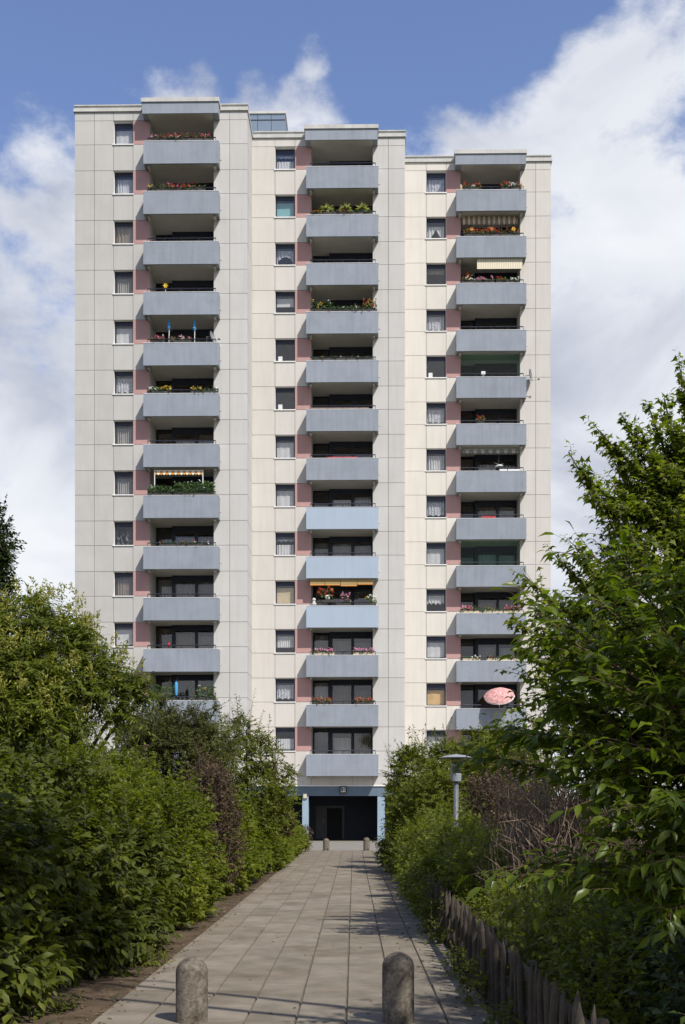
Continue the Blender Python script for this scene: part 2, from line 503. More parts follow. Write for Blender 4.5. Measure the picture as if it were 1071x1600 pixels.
BLOCKS = [
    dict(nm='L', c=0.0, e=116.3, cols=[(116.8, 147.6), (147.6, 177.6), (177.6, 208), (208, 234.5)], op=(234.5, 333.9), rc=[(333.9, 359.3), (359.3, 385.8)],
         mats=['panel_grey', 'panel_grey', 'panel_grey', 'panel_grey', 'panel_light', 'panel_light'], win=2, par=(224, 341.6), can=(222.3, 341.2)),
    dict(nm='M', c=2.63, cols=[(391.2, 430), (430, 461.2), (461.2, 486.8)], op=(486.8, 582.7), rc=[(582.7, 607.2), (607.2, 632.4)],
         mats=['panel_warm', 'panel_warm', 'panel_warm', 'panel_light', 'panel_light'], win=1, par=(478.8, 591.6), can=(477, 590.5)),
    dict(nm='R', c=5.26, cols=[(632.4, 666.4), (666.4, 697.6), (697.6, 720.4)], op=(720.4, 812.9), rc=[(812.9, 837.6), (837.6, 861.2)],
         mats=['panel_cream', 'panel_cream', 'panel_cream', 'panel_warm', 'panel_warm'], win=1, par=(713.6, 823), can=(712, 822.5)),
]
CURT = {
    'L': ['white', 'stripe', 'lace_dark', 'grey', 'white', 'lace', 'grey', 'grey', 'plants', 'brown', 'greyblind', 'grey', 'white'],
    'M': ['lacelow', 'teal', 'arch', 'half', 'none', 'none', 'white', 'white', 'lacelow', 'beige', 'valance', 'lace', 'whitelow'],
    'R': ['lace', 'triangle', 'dark', 'lace', 'none', 'lace', 'stripe', 'lace', 'white', 'scallop', 'white', 'orange', 'white'],
}
# loggia curtains: fraction of the height hung, left to right
BCURT = {'L': {2: 0, 6: 1, 8: 1, 9: 2, 10: 1, 7: 0}, 'M': {7: 1, 8: 1, 10: 1, 11: 1, 12: 2}, 'R': {6: 1, 7: 1, 8: 1, 9: 1, 10: 1}}

def curtain(x0, x1, z0, z1, y, folds, amp, m, parent, bottom=None, name='curtain'):
    n = 36
    vs, fs = [], []
    for i in range(n + 1):
        t = i / n
        x = x0 + (x1 - x0) * t
        yy = y + amp * math.sin(t * folds * 2 * math.pi) + amp * .4 * math.sin(t * folds * 5.1 + 1)
        zb = z0 if bottom is None else z0 + bottom(t) * (z1 - z0)
        vs += [(x, yy, zb), (x, yy, z1)]
    for i in range(n): fs.append((2 * i, 2 * i + 2, 2 * i + 3, 2 * i + 1))
    return MB().add(vs, fs).build(name, m, parent, smooth=True)

def pane_curtain(kind, x0, x1, z0, z1, y, parent):
    h = z1 - z0
    zt = z0 + h * .80
    if kind == 'white': curtain(x0, x1, z0 + h * .02, zt, y, 3, .008, M['cur_white'], parent)
    elif kind == 'greyblind': curtain(x0, x1, z0 + h * .06, zt, y, 1, .003, M['cur_white'], parent)
    elif kind == 'stripe': curtain(x0, x1, z0, zt, y, 7, .045, M['cur_white'], parent)
    elif kind == 'grey': curtain(x0, x1, z0, zt, y, 8, .05, M['cur_grey'], parent)
    elif kind == 'brown': curtain(x0, x1, z0, zt, y, 7, .05, M['cur_brown'], parent)
    elif kind == 'lace': curtain(x0, x1, z0, zt, y, 6, .03, M['cur_lace'], parent, lambda t: .10 + .08 * abs(math.sin(t * 9.4)))
    elif kind == 'lace_dark': curtain(x0, x1, z0, zt, y, 5, .04, M['cur_brown'], parent); curtain(x0 + (x1 - x0) * .72, x1, z0, zt, y - .03, 2, .02, M['cur_grey'], parent)
    elif kind == 'lacelow': curtain(x0, x1, z0 + .02, z0 + h * .52, y, 6, .03, M['cur_white'], parent); curtain(x0, x1, z0 + h * .66, zt, y, 6, .03, M['cur_lace'], parent, lambda t: .3 * abs(math.sin(t * 12)))
    elif kind == 'whitelow': curtain(x0, x1, z0 + .02, z0 + h * .55, y, 7, .03, M['cur_white'], parent)
    elif kind == 'half': curtain(x0, x1, z0 + h * .38, zt, y, 1, .004, M['cur_white'], parent)
    elif kind == 'teal': curtain(x0, x1, z0, zt, y, 1, .003, M['cur_teal'], parent)
    elif kind == 'beige': curtain(x0, x1, z0, zt - .02, y, 1, .004, M['cur_beige'], parent)
    elif kind == 'orange': curtain(x0, x1, z0, zt - .05, y, 2, .006, M['cur_orange'], parent)
    elif kind == 'arch': curtain(x0, x1, z0, zt, y, 6, .03, M['cur_lace'], parent, lambda t: .62 * max(0, 1 - (2.1 * t - 1.05) ** 2) ** .5)
    elif kind == 'triangle': curtain(x0, x1, z0, zt - .1, y, 6, .03, M['cur_white'], parent, lambda t: .8 * max(0, 1 - abs(2 * t - 1) * 1.4))
    elif kind == 'scallop': curtain(x0, x1, z0 + h * .32, zt, y, 6, .03, M['cur_white'], parent, lambda t: .22 * abs(math.sin(t * 12.6)))
    elif kind == 'valance': curtain(x0, x1, z0 + h * .24, zt, y, 8, .03, M['cur_white'], parent)
    elif kind == 'plants':
        me = MB()
        for i in range(26):
            x = random.uniform(x0, x1); z = random.uniform(z0, z0 + h * .6)
            me.tube([(x, y + .05, z), (x + random.uniform(-.1, .1), y, z + .16)], [.03, .005], 4)
        me.build('house_plant', M['cur_grey'], parent)
    elif kind == 'dark': curtain(x0, x1, z0 + h * .62, zt, y, 5, .03, M['cur_brown'], parent)
    if kind == 'none': MB().box(x0 + .08, x0 + .32, y - .04, y, z0 + .02, z0 + .34).build('white_card', M['white'], parent)

for B in BLOCKS:
    c, nm = B['c'], B['nm']
    fy = c + .70                                    # face of the panels
    X = lambda u: LX(u, fy)
    xl, xr = X(B['cols'][0][0]), X(B['rc'][-1][1])
    if nm == 'M': xl = LX(385.8, .7) + .02
    if nm == 'R': xl = X(632.4) - .15
    ox0, ox1 = X(B['op'][0]), X(B['op'][1])
    cols = [(X(a), X(b)) for a, b in B['cols']]
    rcs = [(X(a), X(b)) for a, b in B['rc']]
    cols[0] = (xl, cols[0][1])
    # core walls behind the panels, in cells between the openings
    core = MB()
    fac = None
    core.box(xl, xr, c + 3.6, c + 14.5, GZ, ROOF_Z - .1)
    px0, px1 = cols[-1]
    for k in range(NF + 1):
        zs1 = ZT(k) + .235 if k < NF else GZ + .53       # top of spandrel band
        zs0 = (ZT(k) - 1.205) if k < NF else GZ
        zw1 = (ZT(k - 1) - 1.205) if k > 0 else ROOF_Z
    wx0, wx1 = cols[B['win']]
    y0, y1 = fy + .045, fy + .34
    core.box(xl, wx0 - .0, y0, y1, GZ, ROOF_Z)
    core.box(wx1, ox0, y0, y1, GZ, ROOF_Z)
    core.box(ox1, xr, y0, y1, GZ, ROOF_Z)
    core.box(xr - .3, xr, y1, c + 14.5, GZ, ROOF_Z)
    core.box(xl, xl + .3, y1, c + 14.5, GZ, ROOF_Z)
    zb = GZ
    for k in range(NF - 1, -1, -1):
        core.box(wx0, wx1, y0, y1, zb, ZT(k) + .235); zb = ZT(k) + 1.61
    core.box(wx0, wx1, y0, y1, zb, ROOF_Z)
    core.box(ox0, ox1, y0, y1, GZ, ZT(NF - 1) - 1.22)
    facade = core.build('facade', M['core'], tower)
    # panels
    def panel(x0, x1, z0, z1, m, name='wall_panel'):
        g = .011
        MB().box(x0 + g, x1 - g, fy, fy + .06, z0 + g, z1 - g).build(name, m, facade)
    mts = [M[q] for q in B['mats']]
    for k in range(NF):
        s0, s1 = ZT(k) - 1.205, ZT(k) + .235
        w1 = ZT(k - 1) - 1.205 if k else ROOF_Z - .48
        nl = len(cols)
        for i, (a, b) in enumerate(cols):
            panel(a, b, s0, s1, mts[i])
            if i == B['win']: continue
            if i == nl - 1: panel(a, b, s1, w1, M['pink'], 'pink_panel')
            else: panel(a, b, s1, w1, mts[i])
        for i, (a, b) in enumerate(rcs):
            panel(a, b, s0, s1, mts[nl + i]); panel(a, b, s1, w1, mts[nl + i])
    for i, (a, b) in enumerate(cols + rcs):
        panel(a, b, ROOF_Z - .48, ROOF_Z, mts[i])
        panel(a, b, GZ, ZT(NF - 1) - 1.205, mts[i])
    nn = 3
    for i in range(nn):
        panel(ox0 + (ox1 - ox0) * i / nn, ox0 + (ox1 - ox0) * (i + 1) / nn, GZ, ZT(NF - 1) - 1.205, mts[0])
    # side wall of the projecting bay, grooved at each panel joint
    if nm != 'R':
        sw = MB(); zz = GZ
        cuts = sorted([ZT(k) + d for k in range(NF) for d in (-1.205, .235)] + [ROOF_Z - .48, ROOF_Z])
        for z in cuts:
            for ya, yb in ((fy + .012, fy + 1.33), (fy + 1.36, fy + 3.2)):
                sw.box(xr - .02, xr + .03, ya, yb, zz + .014, z - .014)
            zz = z
        sw.build('side_wall', mts[-1], tower)
    # roof edge: lower strip, set-back upper strip, canopy over the top balcony
    cx0, cx1 = LX(B['can'][0], c), LX(B['can'][1], c)
    cp = MB()
    for a, b in ((xl - (.06 if nm == 'L' else -.07), cx0 - .01), (cx1 + .01, xr + .08)):
        cp.box(a, b, fy - .08, c + 14.6, ROOF_Z + .003, ROOF_Z + .16)
        cp.box(a + .03, b - .03, fy + .12, fy + .5, ROOF_Z + .16, ROOF_Z + .40)
        n = 3
        for i in range(n): cp.box(a + (b - a) * i / n + .01, a + (b - a) * (i + 1) / n - .012, fy + .06, fy + .56, ROOF_Z + .40, ROOF_Z + .455)
    cp.build('roof_edge', M['coping'], tower)
    cn = bx(cx0, cx1, c, c + 3.6, CAN_B, CAN_T - .002).build('roof_canopy', M['blue_grey'], tower)
    cc = MB()
    n = 2
    for i in range(n): cc.box(cx0 - .06 + (cx1 - cx0 + .12) * i / n, cx0 - .06 + (cx1 - cx0 + .12) * (i + 1) / n - .01, c - .06, c + 3.6, CAN_T, CAN_T + .22)
    cc.build('coping', M['coping'], cn)
    bx(ox0 + .002, ox1 - .002, c + .06, c + 3.58, CAN_B - .022, CAN_B - .002).build('soffit', M['soffit'], cn)
    # windows with deep reveals
    for k in range(NF):
        z0, z1 = ZT(k) + .235, ZT(k) + 1.61
        if k == 0: z1 = ROOF_Z - .48
        yw = fy + .27
        f = MB()
        a, b, t = wx0 + .012, wx1 - .012, .065
        f.box(a, a + t, yw, yw + .07, z0 + .02, z1 - .02); f.box(b - t, b, yw, yw + .07, z0 + .02, z1 - .02)
        f.box(a + t, b - t, yw, yw + .07, z0 + .02, z0 + .02 + t); f.box(a + t, b - t, yw, yw + .07, z1 - .02 - t, z1 - .02)
        w = f.build('window', M['frame'], tower)
        bx(a + t, b - t, yw + .01, yw + .06, z1 - .02 - t - .17, z1 - .02 - t).build('shutter_box', M['blind_box'], w)
        MB().add([(a + t, yw + .035, z0 + .02 + t), (b - t, yw + .035, z0 + .02 + t), (b - t, yw + .035, z1 - .02 - t - .17), (a + t, yw + .035, z1 - .02 - t - .17)], [(0, 1, 2, 3)]).build('pane', M['glass'], w)
        bx(wx0 - .05, wx1 + .04, fy - .05, yw + .02, z0 - .035, z0 + .018).build('sill', M['sill'], w)
        bx(wx0, wx0 + .011, fy + .055, yw + .1, z0 + .02, z1).add([], []).box(wx0, wx1, fy + .055, yw + .1, z1 - .014, z1 - .002).box(wx1 - .011, wx1, fy + .055, yw + .1, z0 + .02, z1 - .016).build('reveal', M['reveal'], w)
        pane_curtain(CURT[nm][k], a + t, b - t, z0 + .1, z1 - .12, yw + .14, w)
        # the room behind it
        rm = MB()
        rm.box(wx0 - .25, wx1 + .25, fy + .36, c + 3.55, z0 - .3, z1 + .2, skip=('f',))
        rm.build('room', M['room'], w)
    # balconies
    pa, pb = LX(B['par'][0], c), LX(B['par'][1], c)
    for k in range(NF):
        zt = ZT(k); zb = zt - PAR_H
        m = M['pale_blue'] if (nm == 'M' and k in (7, 8, 9)) else M['blue_grey']
        p = MB()
        p.box(pa, pb, c, c + .12, zb, zt)
        p.box(pa, pa + .12, c + .12, fy - .002, zb, zt - .001); p.box(pb - .12, pb, c + .12, fy - .002, zb, zt - .001)
        bal = p.build('balcony', m, tower)
        if m == M['pale_blue']: bal['label'] = 'freshly painted pale blue balcony front'
        cpg = MB(); cpg.box(pa - .012, pb + .012, c - .012, c + .135, zt + .001, zt + .03)
        cpg.box(pa - .012, pa + .135, c + .137, fy - .01, zt + .001, zt + .03); cpg.box(pb - .135, pb + .012, c + .137, fy - .01, zt + .001, zt + .03)
        cpg.build('coping', M['pale_cap'], bal)
        sl = MB(); sl.box(pa + .13, pb - .13, c + .13, fy + .04, zb + .075, zb + .22)
        sl.box(ox0 + .004, ox1 - .004, fy + .042, c + 2.62, zb + .075, zb + .22)
        sl.build('floor_slab', M['soffit'], bal)
        br = MB()
        for xx in (pa + .12, pb - .38): br.box(xx + .06, xx + .20, c + .22, fy - .01, zb - .07, zb + .07)
        br.build('bracket', M['soffit'], bal)
        hr = MB()
        hz = zt + .225
        ha, hb = pa + .22, pb - .16
        hr.tube([(ha, c + .08, hz - .2), (ha, c + .08, hz), (hb, c + .08, hz), (hb, c + .08, hz - .2)], .031, 6)
        for q in range(1, 4):
            x = ha + (hb - ha) * q / 4
            hr.tube([(x, c + .08, hz - .195), (x, c + .08, hz)], .022, 5)
        hr.build('handrail', M['rail'], bal)
        MB().tube([(pb + .0, c + .45, zb + .42), (pb + .11, c + .45, zb + .40)], .022, 6).build('drain_spout', M['metal'], bal)
        # loggia walls and glazing
        zc = (ZT(k - 1) - PAR_H + .075) if k else CAN_B - .022
        zf = zb + .22
        for a, b in ((ox0 - .10, ox0 + .002), (ox1 - .002, ox1 + .10)): bx(a, b, fy + .07, c + 2.75, zf, zc).build('loggia_wall', M['soffit'] if nm == 'L' else M['panel_light'], bal)
        xm = ox0 + (ox1 - ox0) * .28
        ym, yl = c + 2.15, c + 2.5
        f = MB(); t = .085
        f.box(xm, xm + .10, ym - .02, yl + .05, zf, zc)
        for (a, b, y, hd) in ((ox0, xm, yl, .08), (xm + .10, xm + .10 + (ox1 - xm - .1) * .52, ym, .33), (xm + .10 + (ox1 - xm - .1) * .52, ox1, ym, .33)):
            f.box(a, a + t, y, y + .07, zf, zc); f.box(b - t, b, y, y + .07, zf, zc)
            f.box(a + t, b - t, y, y + .07, zc - hd, zc); f.box(a + t, b - t, y, y + .07, zf, zf + .14)
        bw = f.build('balcony_window', M['frame'], tower)
        green = nm == 'R' and k in (4, 8)
        for i, (a, b, y, hd) in enumerate(((ox0, xm, yl, .08), (xm + .10, xm + .10 + (ox1 - xm - .1) * .52, ym, .33), (xm + .10 + (ox1 - xm - .1) * .52, ox1, ym, .33))):
            MB().add([(a + t, y + .035, zf + .14), (b - t, y + .035, zf + .14), (b - t, y + .035, zc - hd), (a + t, y + .035, zc - hd)], [(0, 1, 2, 3)]).build('pane', M['glass'], bw)
            cu = BCURT[nm].get(k)
            if cu is not None and (i or cu == 2 or random.random() < .4):
                hh = zc - zf
                top = zc - hd - (.02 if cu else .12) - random.uniform(0, .28)
                curtain(a + t + .02, b - t - .02, zf + .2, top, y + .2, 7, .04, M[random.choice(['cur_grey', 'cur_grey', 'cur_brown', 'cur_white'] if nm != 'L' else ['cur_grey', 'cur_brown'])], bw)
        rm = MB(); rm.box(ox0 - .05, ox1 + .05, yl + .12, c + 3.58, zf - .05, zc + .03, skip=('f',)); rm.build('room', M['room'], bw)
        if green:
            g = MB(); g.add([(ox0 + .02, fy + .02, zt - .1), (ox1 - .02, fy + .02, zt - .1), (ox1 - .02, fy + .02, zc - .02), (ox0 + .02, fy + .02, zc - .02)], [(0, 1, 2, 3)])
            g.build('green_glazing', M['glass_green'], bal)
    if nm == 'M': xfm, xrm, oxm = xl, xr, (ox0, ox1)

# ground floor: blue lintel, columns and dark porch under the middle bay, plain walls under the others
fyM = 2.63 + .70
gx = lambda u, d=0.0: LX(u, fyM + d)
bx(xfm + .05, xrm - .02, fyM + .03, fyM + .45, 2.62, GZ - .01).build('lintel', M['lintel'], tower)
bx(xfm + .02, xrm - .01, fyM - .03, fyM + .03, GZ - .045, GZ + .012).build('drip_edge', M['sill'], tower)
for (a, b) in ((472.5, 483.8), (590.2, 603.5), (424, 436)):
    bx(gx(a), gx(b) - .06, fyM + .06, fyM + .50, 0, 2.618).build('column', M['column'], tower)
pm = MB()
pm.box(xfm + .06, xrm - .04, fyM + 3.6, fyM + 3.75, 0, 3.1)
pm.box(xfm + .06, gx(590) + 1.2, fyM + .52, fyM + 3.598, 2.66, 2.8)
pm.box(gx(590), gx(590) + .2, fyM + .52, fyM + 3.59, 0, 2.655)
pm.box(xfm + .06, xfm + .26, fyM + .52, fyM + 3.59, 0, 2.655)
pm.build('porch', M['navy'], tower)
bx(xfm, xrm, fyM + 3.8, fyM + 11, 0, GZ).build('ground_floor', M['core'], tower)
M['door'] = mat('dull grey door', (.05, .05, .05), .5, .2, 3)
M['doorway'] = mat('unlit doorway', (.006, .006, .007), .8, .1, 3)
yd = fyM + 3.6
dx = lambda u: LX(u, yd)
dz = lambda v: LP(540, v, yd).z
d = MB(); d.box(dx(494), dx(508), yd - .06, yd - .003, .05, dz(1259)); dd = d.build('door', M['door'], tower)
MB().tube([(dx(506), yd - .1, 1.0), (dx(506), yd - .1, 1.25)], .02, 6).build('handle', M['metal'], dd)
d = MB(); d.box(dx(508), dx(511), yd - .09, yd - .003, .03, dz(1259)); d.box(dx(535), dx(538.5), yd - .09, yd - .003, .03, dz(1259)); d.box(dx(511), dx(535), yd - .09, yd - .003, dz(1263), dz(1259))
df = d.build('door_frame', M['door'], tower)
bx(dx(511) + .002, dx(535) - .002, yd - .03, yd - .004, .03, dz(1263) - .002).build('doorway_shade', M['doorway'], df)  # near-black sheet stands in for the shade inside the open doorway
for B in (BLOCKS[0], BLOCKS[2]):
    fy = B['c'] + .7
    x0, x1 = LX(B['cols'][0][0], fy), LX(B['rc'][-1][1], fy)
    g = MB(); g.box(x0 + .05, x1 - .05, fy + .3, B['c'] + 14.4, 0, GZ - .01)
    gf = g.build('ground_floor', M['lintel'], tower)
    w = MB()
    for i in range(4):
        a = x0 + 1 + i * 2.3
        w.box(a, a + 1.2, fy + .24, fy + .295, 1.0, 2.2)
    w.build('cellar_window', M['frame'], gf)
# lift house on the roof
pc = 2.63 + 5
lx0, lx1 = LX(360, pc), LX(445.6, pc)
zt_ = LP(420, 177.5, pc).z
lh = bx(lx0, lx1, pc, pc + 4, ROOF_Z, zt_).build('lift_house', M['cladding'], tower)
sm = MB()
for v in (187.2,):
    z = LP(420, v, pc).z; sm.box(lx0, lx1 + .01, pc - .012, pc + .02, z - .03, z + .03)
for i in range(1, 4):
    x = lx0 + (lx1 - lx0) * i / 4; sm.box(x - .012, x + .012, pc - .008, pc + .02, ROOF_Z + .5, zt_)
sm.build('seam', M['frame'], lh)
bx(lx0 - .05, lx1 + .06, pc - .06, pc + 4.05, zt_ + .002, zt_ + .14).build('coping', M['coping'], lh)

# house number lamp and wall lamp at the porch
def on_tower(name, label, cat, x, y, z, group=None):
    return thing(name, label, cat, BM @ Vector((x, y, z)), TH, group)
sx = (gx(531.5) + gx(541.5)) / 2; szc = LP(536, 1234, fyM).z
s = on_tower('house_number_sign', 'small square house number box reading 36 on the blue lintel over the entrance', 'sign', sx, fyM + .03, szc)
bx(-.20, .20, -.14, 0, -.21, .20).build('housing', M['black'], s)
bx(-.14, .14, -.155, -.141, -.14, .14).build('face', mat('dull white face', (.46, .47, .47), .5, .06, 5), s)
td = bpy.data.curves.new('number', 'FONT'); td.body = '36'; td.size = .30; td.align_x = 'CENTER'; td.align_y = 'CENTER'; td.extrude = .002; td.offset = .012
to = bpy.data.objects.new('number', td); COL.objects.link(to)
bpy.context.view_layer.update()
me = bpy.data.meshes.new_from_object(to.evaluated_get(bpy.context.evaluated_depsgraph_get()))
bpy.data.objects.remove(to)
me.materials.clear(); me.materials.append(M['black'])
o = put(me, 'number', s); o.location = (0, -.159, -.005); o.rotation_euler = (R(90), 0, 0)
s = on_tower('wall_lamp', 'small cream square wall lamp at the head of the blue entrance column', 'lamp', gx(477), fyM + .06, LP(477, 1244, fyM).z)
bx(-.12, .12, -.03, 0, -.16, .16).build('back_plate', M['metal'], s)
bx(-.10, .10, -.10, -.031, -.13, .13).build('diffuser', mat('cream diffuser', (.55, .52, .42), .4, .1, 5), s)
# ------------------------------------------------------------------ things on the balconies
M['herb'] = leaf_mat('pot plant leaves', (.03, .06, .02), (.05, .10, .03), (.09, .14, .04))
M['petal_red'] = leaf_mat('red petals', (.34, .03, .018), (.46, .05, .028), (.58, .14, .07), .2, tcol=(1.2, .8, .6))
M['petal_pink'] = leaf_mat('pink petals', (.60, .16, .35), (.75, .28, .48), (.85, .5, .6), .2, tcol=(1, 1, 1))
M['petal_magenta'] = leaf_mat('magenta petals', (.40, .03, .12), (.55, .05, .18), (.8, .35, .45), .2, tcol=(1, 1, 1))
M['petal_white'] = leaf_mat('white petals', (.7, .7, .65), (.8, .8, .75), (.85, .85, .82), .2, tcol=(1, 1, 1))
M['petal_yellow'] = leaf_mat('yellow petals', (.62, .36, .03), (.75, .48, .04), (.8, .6, .1), .2, tcol=(1, 1, .8))
M['petal_orange'] = leaf_mat('orange petals', (.5, .15, .03), (.58, .20, .04), (.62, .30, .07), .2, tcol=(1, .9, .7))
M['pot_dark'] = mat('dark planter', (.05, .045, .04), .7, .2, 4)
M['pot_clay'] = mat('clay planter', (.30, .15, .09), .8, .15, 4)
M['pot_beige'] = mat('beige planter', (.50, .43, .30), .8, .1, 4)
M['blue_cloth'] = mat('bright blue cloth', (.06, .30, .58), .8, .15, 6)
M['stripe_orange'] = mat('orange awning stripe', (.58, .24, .05), .85, .1, 5)
M['stripe_cream'] = mat('cream awning stripe', (.70, .64, .50), .85, .08, 5)
M['stripe_brown'] = mat('brown awning stripe', (.36, .24, .19), .85, .1, 5)
M['stripe_grey'] = mat('grey awning', (.36, .38, .37), .85, .1, 5)
M['bamboo'] = mat('bamboo blind', (.42, .29, .12), .8, .2, 14)
M['terracotta'] = M['pot_clay']
CF = {'L': 0.0, 'M': 2.63, 'R': 5.26}
FLN = ['top', 'second', 'third', 'fourth', 'fifth', 'sixth', 'seventh', 'eighth', 'ninth', 'tenth', 'eleventh', 'twelfth', 'lowest']
BAY = {'L': 'tallest bay', 'M': 'middle bay', 'R': 'lowest bay'}

def leafy(name, x0, x1, y0, y1, z0, z1, n, size, m, parent, T=ROUND, up=.6, **k):
    P = np.stack([RNG.uniform(x0, x1, n), RNG.uniform(y0, y1, n), z0 + (z1 - z0) * RNG.random(n) ** 1.1], 1)
    X = nrm(RNG.normal(0, 1, (n, 3)) + UP * .5); N = nrm(RNG.normal(0, .6, (n, 3)) + np.array([0, -1.0, up]))
    return tri_object(name, leaf_verts(T, P, X, N, size * RNG.uniform(.6, 1.3, n)), T[1], RNG.random(n), m, parent, kind='stuff', **k)

def blooms(parent, x0, x1, y0, y1, z0, z1, m, n, size=.058, name='flowers'):
    """flower heads: each a tight cluster of petals"""
    Pc = np.stack([RNG.uniform(x0, x1, n), RNG.uniform(y0, y1, n), RNG.uniform(z0, z1, n)], 1)
    P = np.repeat(Pc, 7, 0) + RNG.normal(0, size * .45, (n * 7, 3))
    X = nrm(RNG.normal(0, 1, P.shape)); N = nrm(RNG.normal(0, .7, P.shape) + np.array([0.2, -1, .6]))
    return tri_object(name, leaf_verts(ROUND, P, X, N, size * RNG.uniform(.7, 1.3, len(P))), ROUND[1], RNG.random(len(P)), m, parent, kind='stuff')

def box_of(nm, k, u0, u1, h, cols, label, pot='pot_dark', n=26, inner=.30, lift=.03, leafn=10):
    """flower box hung on the parapet top of bay nm, floor k, from pixel u0 to u1; cols = list of (petal, start, end, share)"""
    c = CF[nm]; a, b = LX(u0, c + inner), LX(u1, c + inner)
    z = ZT(k) + lift
    w = b - a
    t = on_tower('flower_box', label, 'flower box', (a + b) / 2, c + .07, z, 'flower boxes on the balconies')
    MB().box(-w / 2, w / 2, -.06, .16, .002, .13).build('planter', M[pot], t)
    leafy('foliage', -w / 2, w / 2, -.14, .24, .08, .06 + h * .75, int(w * 10 * leafn), .11, M['herb'], t)
    for petal, s, e, share in cols:
        blooms(t, -w / 2 + w * s, -w / 2 + w * e, -.16, .22, .06 + h * .35, .04 + h, M['petal_' + petal], max(2, int(n * share)))
    return t

box_of('L', 0, 238, 333, .34, [('red', .0, 1, 1.3), ('pink', .0, .45, .5), ('magenta', .35, 1, .5)], 'long box of red and pink geraniums on the top balcony of the tallest bay', n=34)
box_of('L', 1, 246, 322, .36, [('red', .15, .95, 1.3), ('magenta', .1, .5, .4)], 'box of red geraniums on the second balcony of the tallest bay', n=30)
box_of('L', 1, 233, 243, .28, [('yellow', 0, 1, .5)], 'small pot of yellow flowers at the corner of the second balcony of the tallest bay', n=14)
box_of('L', 4, 236, 258, .33, [('magenta', 0, 1, 1), ('white', .5, 1, .2)], 'magenta flower box beside the first closed blue parasol', n=20)
box_of('L', 4, 266, 300, .30, [('magenta', 0, 1, 1), ('white', .5, .8, .3)], 'magenta and white flower box between the two closed blue parasols', n=22)
box_of('L', 5, 231, 268, .36, [('white', 0, .4, .8), ('yellow', .5, 1, 1)], 'white and yellow flower box on the sixth balcony of the tallest bay, near end', n=16)
box_of('L', 5, 300, 342, .34, [('yellow', 0, .4, 1.2), ('white', .7, 1, .3)], 'yellow flower box at the far end of the sixth balcony of the tallest bay', n=14)
box_of('L', 7, 233, 270, .62, [('white', .1, 1, .25)], 'bushy green plants with white flowers under the orange striped awning, shorter box', n=14, leafn=26)
box_of('L', 7, 273, 336, .85, [('white', .3, 1, .4)], 'tall bushy green plants under the orange striped awning, longer box', n=16, leafn=40)
box_of('L', 8, 250, 328, .22, [('orange', .0, .5, .2), ('red', .6, .8, .25), ('white', .7, 1, .5)], 'sparse low plants with white flowers on the ninth balcony of the tallest bay', n=12, leafn=5)
box_of('L', 11, 238, 275, 1.0, [('orange', 0, 1, .1)], 'tall climbing plants beside the blue windsock on the lowest visible balcony of the tallest bay', n=10, leafn=26)
box_of('L', 11, 308, 337, .9, [('yellow', 0, 1, .3), ('white', 0, 1, .2)], 'tangled flowering plants at the far end of the lowest visible balcony of the tallest bay', n=12, leafn=24)
box_of('M', 1, 487, 505, .22, [('orange', 0, 1, 1), ('yellow', 0, 1, .4)], 'orange flower box before the three small palms, short one at the corner', n=12)
box_of('M', 1, 506, 582, .20, [('orange', 0, .35, .4), ('red', .4, .6, .4)], 'long low flower box under the three small palms', n=16)
box_of('M', 3, 487, 520, .62, [('white', 0, 1, .3), ('yellow', 0, .6, .5)], 'trailing pale plants at the near end of the fourth balcony of the middle bay', n=14, leafn=14)
box_of('M', 3, 521, 566, .32, [('red', .3, 1, .3), ('white', 0, 1, .4)], 'grey leaved flower box in the middle of the fourth balcony of the middle bay', n=18, leafn=14)
box_of('M', 3, 567, 590, .75, [('orange', 0, 1, 1.1), ('red', 0, .8, .5)], 'tall orange flowered plants at the far end of the fourth balcony of the middle bay', n=18, leafn=14)
box_of('M', 4, 487, 583, .20, [('white', .1, 1, .6), ('yellow', .65, .8, .2), ('red', .1, .5, .1)], 'low box with small white ornaments on the fifth balcony of the middle bay', n=14, leafn=5)
box_of('M', 9, 498, 521, .85, [('red', 0, 1, 1.1), ('orange', .3, 1, .3)], 'bright red geraniums raised under the bamboo blind', n=24, inner=.6, lift=.22)
box_of('M', 9, 534, 548, .75, [('pink', 0, 1, 1)], 'tall pink flowering pot under the middle of the bamboo blind', n=18)
box_of('M', 9, 571, 588, .55, [('yellow', 0, 1, .3), ('white', 0, 1, .7)], 'pale flowers in the far corner of the bamboo blind balcony', n=18)
box_of('M', 10, 491, 523, .32, [('pink', 0, 1, 1.5)], 'pink flower box at the near end of the eleventh balcony of the middle bay', 'pot_beige', n=24)
box_of('M', 10, 552, 584, .34, [('pink', 0, 1, 1.5)], 'pink flower box at the far end of the eleventh balcony of the middle bay', 'pot_beige', n=24)
box_of('M', 11, 490, 519, .34, [('red', 0, 1, 1.2), ('orange', 0, 1, .4)], 'red flower box at the near end of the twelfth balcony of the middle bay', n=22)
box_of('M', 11, 555, 584, .34, [('red', 0, 1, 1.2), ('orange', 0, 1, .4)], 'red flower box at the far end of the twelfth balcony of the middle bay', n=22)
box_of('R', 0, 723, 752, .38, [('red', 0, 1, 1.1), ('white', .4, .7, .4)], 'red and white flower box on the top balcony of the lowest bay, near end', n=22)
box_of('R', 0, 782, 814, .40, [('red', 0, .5, .9), ('white', .4, .8, .5), ('red', .8, 1, .4)], 'red and white flower box on the top balcony of the lowest bay, far end', n=22)
box_of('R', 1, 725, 812, .42, [('red', 0, 1, 1.6), ('orange', 0, 1, .5)], 'long red flower box under the brown striped awning', n=40)
box_of('R', 2, 722, 772, .36, [('red', 0, .3, .4), ('pink', .4, 1, 1.1), ('white', .1, .4, .4)], 'pink and white flower box under the cream roller blind', n=26)
